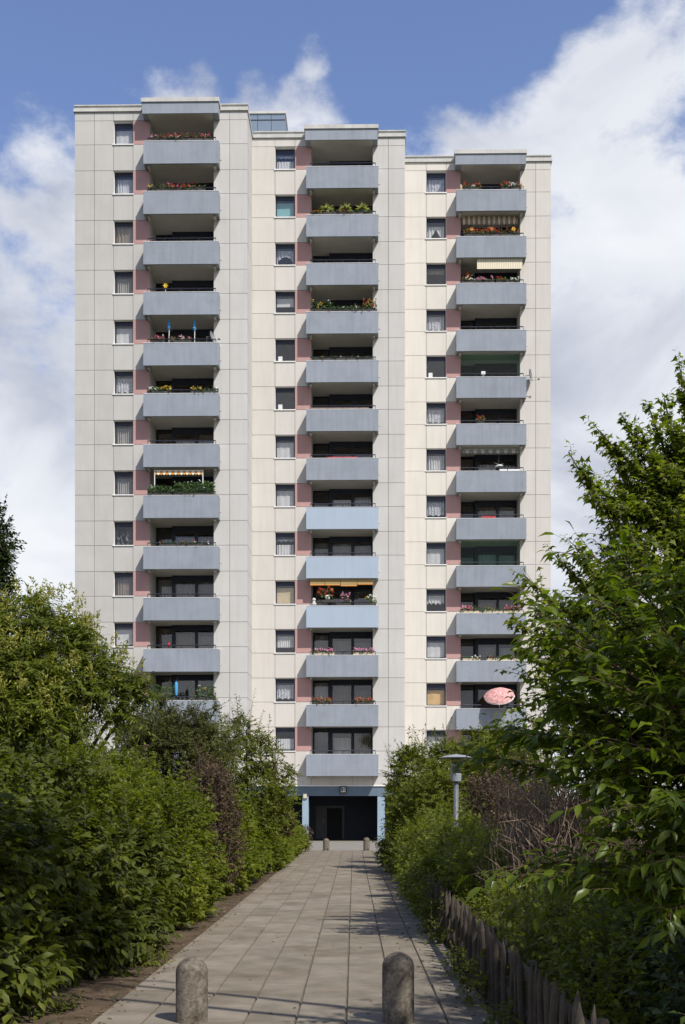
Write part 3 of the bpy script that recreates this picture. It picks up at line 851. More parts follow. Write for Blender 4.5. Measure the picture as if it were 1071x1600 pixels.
box_of('R', 2, 775, 812, .32, [('red', 0, .4, .5), ('white', .6, 1, .8)], 'white and red flower box under the cream roller blind, nearer its far end', n=20)
box_of('R', 5, 745, 757, .5, [('red', 0, 1, 1)], 'single pot of red flowers on the sixth balcony of the lowest bay', n=14)
box_of('R', 9, 721, 752, .40, [('red', 0, .5, .6), ('pink', 0, .6, .8)], 'pink and red flower box on the tenth balcony of the lowest bay, near end', 'pot_beige', n=20)
box_of('R', 9, 755, 785, .30, [('yellow', 0, .6, .7)], 'yellow flower box in the middle of the tenth balcony of the lowest bay', 'pot_beige', n=14)
box_of('R', 9, 787, 815, .42, [('red', 0, 1, .8), ('pink', 0, 1, .4)], 'red flower box at the far end of the tenth balcony of the lowest bay', 'pot_beige', n=20)
box_of('R', 10, 723, 750, .25, [('white', 0, 1, .5), ('orange', 0, 1, .2)], 'low pale flower box at the near end of the eleventh balcony of the lowest bay', 'pot_beige', n=12)
box_of('R', 10, 760, 812, .26, [('red', 0, .4, .4), ('yellow', .5, 1, .6)], 'low red and yellow flower box on the eleventh balcony of the lowest bay', 'pot_beige', n=16)

# three little palms
for q, u in enumerate((511.5, 540, 566)):
    c = CF['M']; zt = ZT(1) + .03
    t = on_tower('potted_palm', ['small potted palm nearest the pink panel on the second balcony of the middle bay', 'small potted palm between two others on the second balcony of the middle bay', 'small potted palm farthest from the pink panel on the second balcony of the middle bay'][q], 'potted plant', LX(u, c + .3), c + .34, zt, 'three small palms on one balcony')
    MB().lathe([(.09, .0), (.12, .16), (.10, .16)], 10).build('pot', M['pot_clay'], t)
    MB().tube([(0, 0, .15), (0, 0, .44)], .02, 5).build('stem', M['pot_dark'], t)
    n = 46
    D = nrm(RNG.normal(0, 1, (n, 3)) * np.array([1, 1, .4]) + UP * .35)
    tri_object('fronds', leaf_verts(NARROW, np.tile(np.array([0, 0, .44]), (n, 1)), D, np.tile(UP, (n, 1)) + RNG.normal(0, .3, (n, 3)), RNG.uniform(.34, .5, n)), NARROW[1], RNG.uniform(.5, 1, n), leaf_mat('palm fronds %d' % q, (.16, .2, .08), (.28, .30, .15), (.42, .42, .26)), t, kind='stuff')

# closed blue parasols
for q, (u, v0, v1) in enumerate(((264, 497, 535), (304, 499, 535))):
    c = CF['L']; b = LP(u, v1, c + .4); tp = LP(u, v0, c + .4); h = tp.z - ZT(4) + .3
    t = on_tower('closed_parasol', ['closed blue parasol nearer the pink panel, on the fifth balcony of the tallest bay', 'closed blue parasol farther from the pink panel, on the fifth balcony of the tallest bay'][q], 'parasol', b.x, c + .42, ZT(4) - .3, 'two closed blue parasols')
    MB().tube([(0, 0, 0), (.02, 0, h - .05)], .022, 6).build('pole', M['white'], t)
    MB().lathe([(.06, h - .62), (.11, h - .50), (.075, h - .44), (.085, h - .3), (.03, h - .02), (.008, h + .04)], 8).build('folded_canopy', M['blue_cloth'], t, smooth=False)

# orange striped valance with poles
def valance(nm, k, u0, u1, v0, v1, m1, m2, y, label, poles=(), n=18, scallop=True, slope=0, name='awning'):
    c = CF[nm]; p0, p1 = LP(u0, v0, c + y), LP(u1, v1, c + y)
    w = p1.x - p0.x; h = p0.z - p1.z
    t = on_tower(name, label, 'awning', (p0.x + p1.x) / 2, c + y, p1.z)
    vs, fs, ms = [], [], []
    sub = 4
    for i in range(n * sub + 1):
        s = i / (n * sub); x = -w / 2 + w * s
        zb = .35 * h * (1 - abs(math.sin(s * n * math.pi))) if scallop else 0
        if slope: vs += [(x, 0, zb), (x, .015, h * .4), (x, slope, h)]
        else: vs += [(x, 0, zb), (x, .02, h * .5), (x, .04, h)]
    for i in range(n * sub):
        for r in range(2): fs.append((3 * i + r, 3 * i + 3 + r, 3 * i + 4 + r, 3 * i + 1 + r)); ms.append((i // sub) % 2)
    mb = MB(); mb.v, mb.f, mb.m = vs, fs, ms
    mb.build('valance', [m1, m2], t)
    bx(-w / 2, w / 2, (slope or .04) + .001, (slope or .04) + .07, h - .03, h + .05).build('roller_bar', M['white'], t)
    for u in poles:
        x = LX(u, c + y) - (p0.x + p1.x) / 2
        MB().tube([(x, .03, ZT(k) - p1.z - .1), (x, .03, h + .05)], .028, 6).build('pole', M['white'], t)
    return t
valance('L', 7, 241, 317.5, 735.5, 742, M['stripe_orange'], M['stripe_cream'], .16, 'orange and cream striped scalloped awning over the bushy green plants', (241.5, 317), n=17)
valance('R', 1, 723.5, 810, 336, 351, M['stripe_cream'], M['stripe_brown'], .72, 'cream and brown striped awning over red flowers on the second balcony of the lowest bay', n=22)
valance('R', 6, 722, 812, 702, 708.5, M['stripe_grey'], M['white'], .75, 'grey and white scalloped valance above the hanging white bird', n=15)
t = valance('R', 2, 746, 817, 399.5, 419.5, M['stripe_cream'], mat('cream spotted cloth', (.60, .53, .37), .85, .25, 40), .13, 'cream patterned roller blind hanging over half of the third balcony of the lowest bay', n=40, scallop=False, name='roller_blind')
t['category'] = 'blind'
# bamboo blind in four rolls
c = CF['M']
t = on_tower('bamboo_blind', 'tan bamboo roller blind in four strips under the lower pale blue balcony', 'blind', LX(534, c + .14), c + .14, LP(534, 917, c + .14).z)
for i, (u0, u1, v) in enumerate(((485, 507.5, 913.5), (508.3, 532, 913.5), (532.8, 558, 914.8), (558.8, 583, 912.5))):
    a, b = LX(u0, c + .14) - LX(534, c + .14), LX(u1, c + .14) - LX(534, c + .14)
    zb = LP(534, v, c + .14).z - LP(534, 917, c + .14).z; ztop = LP(534, 905, c + .14).z - LP(534, 917, c + .14).z
    mb = MB(); n = 8
    for j in range(n): mb.box(a, b, -.012 + .004 * (j % 2), .012, zb + (ztop - zb) * j / n, zb + (ztop - zb) * (j + 1) / n - .006)
    o = mb.build('blind_strip', M['bamboo'], t)
    MB().tube([(a, 0, zb - .03), (b, 0, zb - .03)], .035, 6).build('roll', M['stripe_orange'], o)
t = on_tower('white_pot', 'round white faced pot hanging below the bright red geraniums', 'pot', LX(512, c + .2), c + .2, ZT(9) + .38)
MB().lathe([(.05, 0), (.13, .06), (.15, .18), (.12, .26)], 12).build('bowl', M['white'], t); MB().tube([(0, 0, .26), (0, 0, .7)], .01, 4).build('hanger', M['metal'], t)
t = on_tower('white_rabbit_ornament', 'white round ornament on the near corner of the bamboo blind balcony', 'ornament', LX(491, c + .15), c + .15, ZT(9) + .03)
MB().lathe([(.03, 0), (.14, .08), (.14, .18), (.06, .26), (.10, .33), (.10, .4), (.03, .46)], 10).build('figure', M['petal_white'], t); MB().lathe([(.09, 0), (.1, .015)], 10).build('base', M['pot_dark'], t)

# open floral parasol leaning out
c = CF['R']
ctr = LP(780.5, 1086, c - .25)
t = on_tower('open_parasol', 'open pink floral parasol with pale scalloped rim tilted over a balcony railing', 'parasol', ctr.x, ctr.y, ctr.z)
M['floral'] = mat('pink floral cloth', (.55, .30, .28), .85, .55, 9, stain=(13, .75, (.75, .35, .35)))
M['rim'] = mat('pale pink rim', (.72, .58, .55), .85, .1, 6)
ax = Vector((-.12, -.60, .80)).normalized(); q = ax.to_track_quat('Z', 'Y')
mb = MB(); n = 16; r0 = .93
prof = [(0, .30), (.35, .25), (.7, .10), (.90, -.04)]
for j, (r, z) in enumerate(prof):
    for i in range(n):
        rr = r * (1 if i % 2 == 0 else .97); a = 2 * math.pi * i / n
        mb.v.append(tuple(q @ Vector((rr * math.cos(a), rr * math.sin(a), z))))
for j in range(3):
    for i in range(n): mb.f.append((j * n + i, j * n + (i + 1) % n, (j + 1) * n + (i + 1) % n, (j + 1) * n + i)); mb.m.append(0)
mb.build('canopy', [M['floral']], t)
mb = MB()
for r, z in ((.90, -.035), (.93, -.11)):
    for i in range(n): mb.v.append(tuple(q @ Vector((r * math.cos(2 * math.pi * i / n) * (1 if i % 2 == 0 else .97), r * math.sin(2 * math.pi * i / n) * (1 if i % 2 == 0 else .97), z - (.02 if i % 2 else 0)))))
for i in range(n): mb.f.append((i, (i + 1) % n, n + (i + 1) % n, n + i))
mb.build('rim', M['rim'], t)
MB().tube([tuple(q @ Vector((0, 0, .34))), tuple(q @ Vector((0, 0, -.35))), (0.05, .42, -1.25)], .02, 6).build('pole', M['white'], t)

# satellite dishes
def dish(nm, u, v, r, y, label, arm):
    c = CF[nm]; p = LP(u, v, c + y)
    t = on_tower('satellite_dish', label, 'satellite dish', p.x, c + y, p.z, 'satellite dishes on balconies')
    ax = Vector((.93, -.33, .15)).normalized(); q = ax.to_track_quat('Z', 'Y')
    mb = MB(); n = 18
    for rr, z in ((0.001, -.06), (.5, -.045), (.8, -.02), (1, .02), (1.0, .035)):
        for i in range(n): mb.v.append(tuple(q @ Vector((rr * r * math.cos(2 * math.pi * i / n), rr * r * math.sin(2 * math.pi * i / n), z))))
    for j in range(4):
        for i in range(n): mb.f.append((j * n + i, j * n + (i + 1) % n, (j + 1) * n + (i + 1) % n, (j + 1) * n + i))
    mb.build('reflector', M['metal'], t)
    a = tuple(q @ Vector((0, -r * .9, 0))); e = tuple(q @ Vector((0, -.1, arm)))
    e = (arm, a[1] * .5 - .1, a[2] * .95)
    MB().tube([a, e], .014, 5).build('arm', M['metal'], t)
    MB().tube([e, (e[0] - .1, e[1], e[2] + .05)], [.05, .03], 8).build('receiver', M['black'], t)
    MB().tube([(-.04, 0, 0), (-.3, .04, -.02), (-.3, .06, -.4)], .022, 6).build('bracket', M['metal'], t)
dish('R', 829.5, 586, .36, .25, 'satellite dish fixed outside the end of the fifth balcony of the lowest bay', .52)
dish('L', 331.5, 525, .28, .35, 'small satellite dish beside the closed blue parasols of the tallest bay', .45)

# small single items
def small(name, label, cat, nm, k, u, y, parts):
    c = CF[nm]
    t = on_tower(name, label, cat, LX(u, c + y), c + y, ZT(k) + .03)
    for pn, mb, m in parts: mb.build(pn, m, t)
    return t
small('white_lantern', 'white box lantern standing on the parapet before the green glazed balcony, beside the satellite dish', 'lantern', 'R', 4, 755.5, .10, [('post', MB().tube([(0, 0, 0), (0, 0, .16)], .03, 6), M['white']), ('lamp_box', MB().box(-.12, .12, -.1, .1, .16, .32), M['white'])])
small('lantern', 'small tan lantern on the near end of the top parapet of the lowest bay', 'lantern', 'R', 0, 720.8, .1, [('body', MB().lathe([(.08, 0), (.09, .22), (.06, .3), (.01, .38)], 8), M['cur_beige']), ('base', MB().lathe([(.1, -.01), (.1, .0)], 8), M['pot_dark'])])
small('lantern', 'small tan lantern on the far end of the top parapet of the lowest bay', 'lantern', 'R', 0, 815.5, .1, [('body', MB().lathe([(.07, 0), (.08, .3), (.05, .4), (.01, .46)], 8), M['cur_beige']), ('base', MB().lathe([(.1, -.01), (.1, .0)], 8), M['pot_dark'])])
for q, u in enumerate((737.5, 769, 803)):
    t = small('pinwheel', ['orange pinwheel among red flowers below the brown striped awning, the one nearest the pink panel', 'orange pinwheel among red flowers below the brown striped awning, middle one', 'yellow pinwheel among red flowers below the brown striped awning, farthest from the pink panel'][q], 'pinwheel', 'R', 1, u, .2, [('stick', MB().tube([(0, 0, 0), (0, 0, .55)], .012, 5), M['white'])])
    n = 6
    D = np.array([[math.cos(i * 2 * math.pi / n), -.15, math.sin(i * 2 * math.pi / n)] for i in range(n)])
    tri_object('vanes', leaf_verts(ROUND, np.tile(np.array([0, -.02, .5]), (n, 1)), D, np.tile(np.array([0, -1., .1]), (n, 1)), np.full(n, .15)), ROUND[1], RNG.random(n), M['petal_yellow' if q == 2 else 'petal_orange'], t)
t = small('pinwheel', 'yellow pinwheel standing alone on the fourth balcony of the tallest bay', 'pinwheel', 'L', 3, 259, .2, [('stick', MB().tube([(0, 0, 0), (0, 0, .45)], .012, 5), M['white'])])
n = 6
D = np.array([[math.cos(i * 2 * math.pi / n), -.15, math.sin(i * 2 * math.pi / n)] for i in range(n)])
tri_object('vanes', leaf_verts(ROUND, np.tile(np.array([0, -.02, .42]), (n, 1)), D, np.tile(np.array([0, -1., .1]), (n, 1)), np.full(n, .16)), ROUND[1], RNG.random(n), M['petal_yellow'], t)
t = small('hanging_bird', 'white bird with spread wings hanging below the scalloped grey valance', 'mobile', 'R', 6, 780, .5, [('body', MB().tube([(-.22, 0, .40), (0, 0, .47), (.26, 0, .43)], [.02, .06, .015], 6), M['white']), ('string', MB().tube([(0, 0, .5), (0, 0, 1.2)], .006, 4), M['metal'])])
MB().add([(-.05, 0, .48), (.08, 0, .48), (-.34, -.2, .62), (.36, .2, .64)], [(0, 1, 2), (0, 1, 3)]).build('wing', M['white'], t)
small('red_cloth', 'red cloth hung over the handrail of the eighth balcony of the lowest bay', 'cloth', 'R', 7, 764, .27, [('front', MB().box(-.42, .42, -.01, .0, .0, .15), M['red_cloth']), ('back', MB().box(-.42, .42, .05, .06, .02, .15), M['red_cloth']), ('fold', MB().tube([(-.42, .025, .15), (.42, .025, .15)], .035, 6), M['red_cloth'])])
small('red_cloth', 'narrow dark red cloth along the handrail of the seventh balcony of the middle bay', 'cloth', 'M', 6, 535, .27, [('front', MB().box(-.85, .85, -.01, .0, .03, .12), M['red_cloth']), ('fold', MB().tube([(-.85, .025, .12), (.85, .025, .12)], .03, 6), M['red_cloth'])])
small('white_cloth', 'white cloth over the handrail of the seventh balcony of the lowest bay', 'cloth', 'R', 6, 797, .27, [('front', MB().box(-.6, .6, -.01, .0, .0, .14), M['white']), ('fold', MB().tube([(-.6, .025, .14), (.6, .025, .14)], .033, 6), M['white'])])
small('brown_screen', 'brown mottled screen tied along the handrail of the sixth balcony of the middle bay', 'screen', 'M', 5, 533, .25, [('cloth', MB().box(-1.75, 1.6, -.01, .01, .0, .16), mat('mottled brown cloth', (.26, .19, .16), .9, .6, 16)), ('cord', MB().tube([(-1.75, 0, .17), (1.6, 0, .17)], .012, 5), M['rail'])])
small('red_lantern', 'small red candle lantern on the handrail of the eleventh balcony of the tallest bay', 'lantern', 'L', 10, 264, .3, [('glass', MB().lathe([(.05, .13), (.09, .2), (.07, .34), (.03, .38)], 8), M['red_cloth']), ('base', MB().lathe([(.06, .11), (.06, .129)], 8), M['pot_dark'])])
small('blue_windsock', 'turquoise windsock hanging among plants on the lowest visible balcony of the tallest bay', 'windsock', 'L', 11, 275.5, .3, [('tube', MB().lathe([(.07, .3), (.10, .6), (.09, .95), (.03, 1.05)], 10), M['blue_cloth']), ('string', MB().tube([(0, 0, 1.05), (.1, 0, 1.3)], .008, 4), M['metal'])])
small('orange_lampion', 'round orange paper lantern hanging beside the cream roller blind', 'lantern', 'R', 2, 731.5, 1.2, [('shade', MB().lathe([(.03, .82), (.16, .9), (.19, 1.02), (.16, 1.14), (.03, 1.22)], 12), M['petal_orange']), ('string', MB().tube([(0, 0, 1.22), (0, 0, 1.5)], .008, 4), M['metal'])])
# ------------------------------------------------------------------ ground, path, forecourt, soil
def ground_mat(name, c0, c1, scale, bump=.5, litter=0.0, bd=.03):
    m, nt, nodes, L = new_mat(name)
    b = nodes['Principled BSDF']; b.inputs['Roughness'].default_value = .95; b.inputs['Specular IOR Level'].default_value = .15
    tc = nodes.new('ShaderNodeTexCoord')
    n1 = nodes.new('ShaderNodeTexNoise'); n1.inputs['Scale'].default_value = scale; n1.inputs['Detail'].default_value = 9; n1.inputs['Roughness'].default_value = .7
    L(tc.outputs['Object'], n1.inputs[0])
    rp = nodes.new('ShaderNodeValToRGB'); L(n1.outputs['Fac'], rp.inputs[0])
    e = rp.color_ramp.elements; e[0].position, e[1].position = .33, .68
    e[0].color, e[1].color = (*c0, 1), (*c1, 1)
    L(rp.outputs[0], b.inputs['Base Color'])
    n2 = nodes.new('ShaderNodeTexNoise'); n2.inputs['Scale'].default_value = 45; n2.inputs['Detail'].default_value = 6
    L(tc.outputs['Object'], n2.inputs[0])
    bp = nodes.new('ShaderNodeBump'); bp.inputs['Strength'].default_value = bump; bp.inputs['Distance'].default_value = bd
    L(n2.outputs['Fac'], bp.inputs['Height']); L(bp.outputs[0], b.inputs['Normal'])
    return m
M['ground'] = ground_mat('grassy ground', (.03, .035, .015), (.06, .065, .03), 1.5)
M['soil'] = ground_mat('trodden soil', (.055, .038, .023), (.115, .083, .053), 2.2)
M['dust'] = ground_mat('sandy joint dirt', (.108, .09, .068), (.168, .142, .11), 3)
M['slab'] = mat('paving slab', (.210, .180, .140), .9, .24, 2.3, .35, 140, tint=.8, stain=(1.1, .5, (.80, .74, .66)), bdist=.004, spec=.2)
M['forecourt'] = mat('forecourt paving', (.20, .185, .16), .9, .1, 1.0, .3, 80, spec=.2)

MB().add([(-2500, -300, 0), (2500, -300, 0), (2500, 4000, 0), (-2500, 4000, 0)], [(0, 1, 2, 3)]).build('ground', M['ground'], kind='structure')
PX0, PX1, PY0, PY1 = -2.19, 1.21, 5.5, 50.6
path = bx(PX0 - .01, PX1 + .01, PY0, PY1, -.05, .012).build('path', M['dust'], kind='structure')
def uneven(x0, x1, y0, y1, nx, ny, z, amp, name, m):
    vs, fs = [], []
    for j in range(ny + 1):
        for i in range(nx + 1):
            x = x0 + (x1 - x0) * i / nx; y = y0 + (y1 - y0) * j / ny
            d = amp * (math.sin(x * 7.3 + y * 3.1) + math.sin(x * 2.7 - y * 5.3 + 1) + random.uniform(-1, 1)) / 3
            vs.append((x, y, z + (d if 0 < i < nx and 0 < j < ny else -.002)))
    for j in range(ny):
        for i in range(nx): a = j * (nx + 1) + i; fs.append((a, a + 1, a + nx + 2, a + nx + 1))
    return MB().add(vs, fs).build(name, m, smooth=True, kind='structure')
uneven(-8, PX0 - .012, 6, 50, 60, 150, .015, .022, 'soil_verge', M['soil'])
uneven(PX1 + .012, 7, 5, 50, 50, 150, .012, .02, 'soil_verge', M['soil'])
# slabs: the nearest 300 single, the rest joined
SW, SL = .425, .83
slabs, far = [], MB()
for ci in range(8):
    x0 = PX0 + ci * SW
    y = PY0 + (.37 * (ci % 2)) + random.uniform(-.06, .06) - SL
    while y < PY1:
        a, b = max(y, PY0), min(y + SL, PY1)
        if b - a > .1: slabs.append((a, x0, b))
        y += SL
vis = sorted([s for s in slabs if s[2] > 8.6])
near = set(vis[:296])
for a, x0, b in slabs:
    g = .0055
    zt = .030 + random.gauss(0, .0022)
    tx, ty = random.gauss(0, .0016), random.gauss(0, .002)
    if (a, x0, b) in near: mb = MB()
    else: mb = far
    e = .006
    xa, xb, ya, yb = x0 + g + random.uniform(0, .004), x0 + SW - g - random.uniform(0, .004), a + g * .7, b - g * .7
    top = [(xa + e, ya + e, zt - tx - ty), (xb - e, ya + e, zt + tx - ty), (xb - e, yb - e, zt + tx + ty), (xa + e, yb - e, zt - tx + ty)]
    low = [(xa, ya, zt - .009), (xb, ya, zt - .009), (xb, yb, zt - .009), (xa, yb, zt - .009)]
    bot = [(xa, ya, .0), (xb, ya, .0), (xb, yb, .0), (xa, yb, .0)]
    mb.add(bot + low + top, [(8, 9, 10, 11)] + [(r * 4 + i, r * 4 + (i + 1) % 4, r * 4 + 4 + (i + 1) % 4, r * 4 + 4 + i) for r in (0, 1) for i in range(4)])
    if mb is not far: mb.build('paving_slab', M['slab'], path)
far.build('paving_slabs', M['slab'], path, kind='stuff')
bx(-14, 14, PY1 + .02, 66.2, -.06, .02).build('forecourt', M['forecourt'], kind='structure')
bx(-14, 14, PY1 + .001, PY1 + .019, -.05, .026).build('kerb', M['dust'], kind='structure')

# litter: dead leaves and twigs on the path edges and verges
M['dead'] = leaf_mat('dead leaves', (.06, .04, .02), (.12, .08, .04), (.20, .14, .07), .1, tcol=(1, .8, .5))
n = 2600
side = RNG.random(n)
xs = np.where(side < .45, PX0 - np.abs(RNG.normal(0, .45, n)) + .12, np.where(side < .9, PX1 + RNG.normal(-.1, .25, n), RNG.uniform(PX0, PX1, n)))
ys = RNG.uniform(8, 40, n)
zl = np.where((xs > PX0) & (xs < PX1), .036, .03)
P = np.stack([xs, ys, zl], 1)
Xd = RNG.normal(0, 1, (n, 3)); Xd[:, 2] *= .12
tri_object('leaf_litter', leaf_verts(LEAF, P, Xd, np.tile(UP, (n, 1)) + RNG.normal(0, .25, (n, 3)), RNG.uniform(.025, .07, n)), LEAF[1], RNG.random(n), M['dead'], kind='stuff')

# ------------------------------------------------------------------ bollards
M['bollard'] = mat('weathered exposed concrete', (.150, .128, .100), .92, .5, 24, 1.0, 70, stain=(4.2, .95, (.34, .31, .28)), streak=.3, spec=.2, bdist=.006)
def bollard(u, v, Y, r, h, label):
    p = W(u, v, Y)
    t = thing('bollard', label, 'bollard', (p.x, Y, .03), 0, 'round topped concrete bollards across the path')
    prof = [(r + .01, -.03), (r, .0), (r, h - r * .95)]
    prof += [(r * math.cos(a), h - r * .95 + r * .95 * math.sin(a)) for a in [math.pi / 2 * i / 9 for i in range(1, 9)]] + [(r * .06, h)]
    MB().lathe(prof, 32).build('post', M['bollard'], t, smooth=True)
    pr = [(r + .016, -.028), (r + .018, -.006), (r + .003, -.004)]
    MB().lathe(pr, 24).build('footing', M['dust'], t)
bollard(300, 1600, 9.64, .134, .54, 'stained concrete bollard close by, the one toward the left hedge')
bollard(622.5, 1600, 9.62, .134, .585, 'stained concrete bollard close by, the one toward the picket fence')
bollard(510, 1330, 50.2, .138, .54, 'small distant bollard before the entrance, in front of the dull grey door')
bollard(573, 1330, 50.2, .138, .58, 'small distant bollard before the entrance, toward the blue column by the right shrubs')

# ------------------------------------------------------------------ picket fence
M['picket'] = mat('grey weathered wood', (.066, .052, .039), .9, .4, 6, .5, 60, tint=.5, streak=.5)
FX = 1.24
fence = thing('picket_fence', 'low weathered fence of half-round pointed pickets along the right edge of the path', 'fence', (FX, 14, 0))
pm_ = []
for q in range(4):
    r = .023 + .003 * q; mb = MB(); h = .77
    lean = random.uniform(-.012, .012)
    pts = [(0, 0, 0), (lean * .5, lean, h * .5), (lean, 0, h - .12)]
    n = 9
    vs = []
    for (x, y, z), s in zip(pts + [(lean, 0, h - .06), (lean * 1.2, 0, h)], (1, 1.03, 1, .62, .06)):
        for i in range(n):
            a = 2 * math.pi * i / n
            vs.append((x + r * s * .8 * math.cos(a), y + r * s * math.sin(a), z))
    fs = []
    for j in range(4):
        for i in range(n): fs.append((j * n + i, j * n + (i + 1) % n, (j + 1) * n + (i + 1) % n, (j + 1) * n + i))
    fs.append(tuple(4 * n + i for i in range(n)))
    mb.add(vs, fs); pm_.append(mb.mesh('picket', M['picket']))
y = 5.3
while y < 23:
    o = put(random.choice(pm_), 'picket', fence)
    o.location = (random.uniform(-.012, .012), y - 14, random.uniform(-.05, .015)); o.rotation_euler = (random.gauss(0, .025), random.gauss(0, .03), random.uniform(0, 6.28))
    y += random.uniform(.235, .285)
for z in (.22, .56):
    MB().box(.052, .10, 5.2 - 14, 21 - 14, z - .04, z + .04).build('rail', M['picket'], fence)
for y in (6.5, 9, 11.6, 14.2, 16.8, 19.4, 22):
    MB().lathe([(.045, 0), (.045, .60), (.036, .62)], 10, (.16, y - 14, 0)).build('fence_post', M['picket'], fence)

# ------------------------------------------------------------------ park lamp
M['lamp_metal'] = mat('grey lamp metal', (.12, .125, .13), .55, .2, 5, stain=(16, .85, (.35, .35, .35)), metal=.2)
M['lamp_hat'] = mat('pale lamp hat', (.24, .26, .275), .5, .1, 4)
M['lamp_glass'] = glass_mat('clear lamp glass', 1.6, (.80, .83, .80))
M['sticker'] = mat('peeled sticker', (.30, .31, .31), .8, .2, 8, stain=(14, .9, (.3, .3, .3)))
LY = 22.0
p = W(713, 1266, LY)
lamp = thing('park_lamp', 'grey post-top park lamp with flat disc hat and clear cylinder among the shrubs', 'lamp', (p.x, LY, 0))
def lz(v): return HC + (HZ - v) * LY / F
MB().lathe([(.075, 0), (.062, .15), (.052, .3), (.050, lz(1216))], 16).build('pole', M['lamp_metal'], lamp, smooth=True)
mb = MB()
for _ in range(26):
    a = random.uniform(-2.6, .2); z = random.uniform(lz(1270), lz(1224)); ww, hh = random.uniform(.15, .45), random.uniform(.015, .06)
    vs = []
    for aa, zz in ((a, z), (a + ww, z + .01), (a + ww * .8, z + hh), (a + .05, z + hh * .8)): vs.append((.0525 * math.cos(aa), .0525 * math.sin(aa), zz))
    mb.add(vs, [(0, 1, 2, 3)])
mb.build('torn_stickers', M['sticker'], lamp, kind='stuff')
MB().lathe([(.055, lz(1222)), (.10, lz(1221)), (.105, lz(1210)), (.10, lz(1209))], 20).build('collar', M['lamp_hat'], lamp)
MB().lathe([(.100, lz(1209)), (.102, lz(1186))], 24).build('glass_cylinder', M['lamp_glass'], lamp, smooth=True)
MB().lathe([(.05, lz(1208)), (.055, lz(1206)), (.055, lz(1195)), (.03, lz(1193))], 14).build('lamp_insert', M['lamp_metal'], lamp)
for i in range(3):
    a = i * 2.1 + .4
    MB().tube([(.108 * math.cos(a), .108 * math.sin(a), lz(1212)), (.108 * math.cos(a), .108 * math.sin(a), lz(1185))], .006, 5).build('strut', M['lamp_metal'], lamp)
MB().lathe([(.10, lz(1186)), (.31, lz(1185.2)), (.325, lz(1184.2)), (.20, lz(1181)), (.02, lz(1178.6))], 32).build('disc_hat', M['lamp_hat'], lamp)

# ------------------------------------------------------------------ pale building behind the trees, right of the tower
M['far_wall'] = mat('far pale wall', (.55, .55, .54), .85, .05, .3)
Y = 96.0
b0 = W(944, 905, Y); b1 = W(992, 866, Y)
fb = thing('pale_house', 'pale grey building with sloping roof edge glimpsed behind the maple', 'building', (b0.x, Y, 0))
w = 22; sl = (b1.z - b0.z) / (b1.x - b0.x); pk = w / 2
vs = []
for y in (0, 5): vs += [(0, y, 0), (w, y, 0), (w, y, b0.z), (pk, y, b0.z + sl * pk), (0, y, b0.z)]
MB().add(vs, [(0, 1, 2, 3, 4), (9, 8, 7, 6, 5), (0, 4, 9, 5), (1, 6, 7, 2)]).build('wall', M['far_wall'], fb)
t = .5
vs = [(-.6, -.5, b0.z - .6 * sl), (pk, -.5, b0.z + sl * pk), (w + .6, -.5, b0.z - .6 * sl), (-.6, 5.5, b0.z - .6 * sl), (pk, 5.5, b0.z + sl * pk), (w + .6, 5.5, b0.z - .6 * sl)]
vs = [(x, y, z + .02) for x, y, z in vs] + [(x, y, z + t) for x, y, z in vs]
MB().add(vs, [(0, 1, 7, 6), (1, 2, 8, 7), (6, 7, 10, 9), (7, 8, 11, 10), (0, 3, 4, 1), (1, 4, 5, 2), (3, 9, 10, 4), (4, 10, 11, 5), (0, 6, 9, 3), (2, 5, 11, 8)]).build('roof', M['lamp_metal'], fb)
for i in range(5):
    for j in range(5): 
        x, z = 2 + i * 3.8, 2 + j * 3.4
        f = bx(x, x + 1.5, -.05, .06, z, z + 1.5).build('window', M['frame'], fb)
        bx(x + .12, x + 1.38, -.07, -.052, z + .12, z + 1.38).build('pane', M['glass'], f)
# ------------------------------------------------------------------ plants
M['bark'] = mat('bark', (.085, .065, .045), .95, .3, 8, .6, 30)
M['bark_grey'] = mat('grey bark', (.13, .115, .095), .95, .3, 8, .6, 30)
M['lf_dark'] = leaf_mat('dark lance leaves', (.042, .053, .007), (.076, .093, .011), (.13, .145, .018), .4)
M['lf_mid'] = leaf_mat('mid green leaves', (.070, .087, .008), (.122, .147, .013), (.19, .21, .022), .45)
M['lf_light'] = leaf_mat('light green leaves', (.08, .10, .010), (.13, .155, .016), (.21, .22, .028), .45)
M['lf_grey'] = leaf_mat('grey green leaves', (.055, .064, .016), (.088, .098, .024), (.13, .14, .04), .36)
M['lf_sumac'] = leaf_mat('pinnate leaves', (.066, .088, .010), (.115, .145, .014), (.19, .21, .026), .45)
M['lf_panicle'] = leaf_mat('yellow green panicles', (.14, .145, .02), (.21, .20, .03), (.28, .255, .05), .3)
M['lf_purple'] = leaf_mat('purple brown leaves', (.055, .034, .022), (.10, .066, .042), (.16, .112, .07), .2, tcol=(1.3, .9, .8))
M['lf_maple'] = leaf_mat('maple leaves', (.07, .098, .009), (.125, .165, .013), (.22, .24, .025), .48)
M['lf_big'] = leaf_mat('large glossy leaves', (.060, .090, .009), (.095, .135, .012), (.15, .185, .02), .5, rough=.36, spec=.4)
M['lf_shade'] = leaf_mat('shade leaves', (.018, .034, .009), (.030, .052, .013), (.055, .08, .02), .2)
M['dead_twig'] = mat('dead twigs', (.21, .155, .112), .95, .35, 5)

def lobe(u, v, Y, r, sx=1.0, sy=1.0, sz=1.0):
    return (W(u, v, Y), (r * sx, r * sy, r * sz))

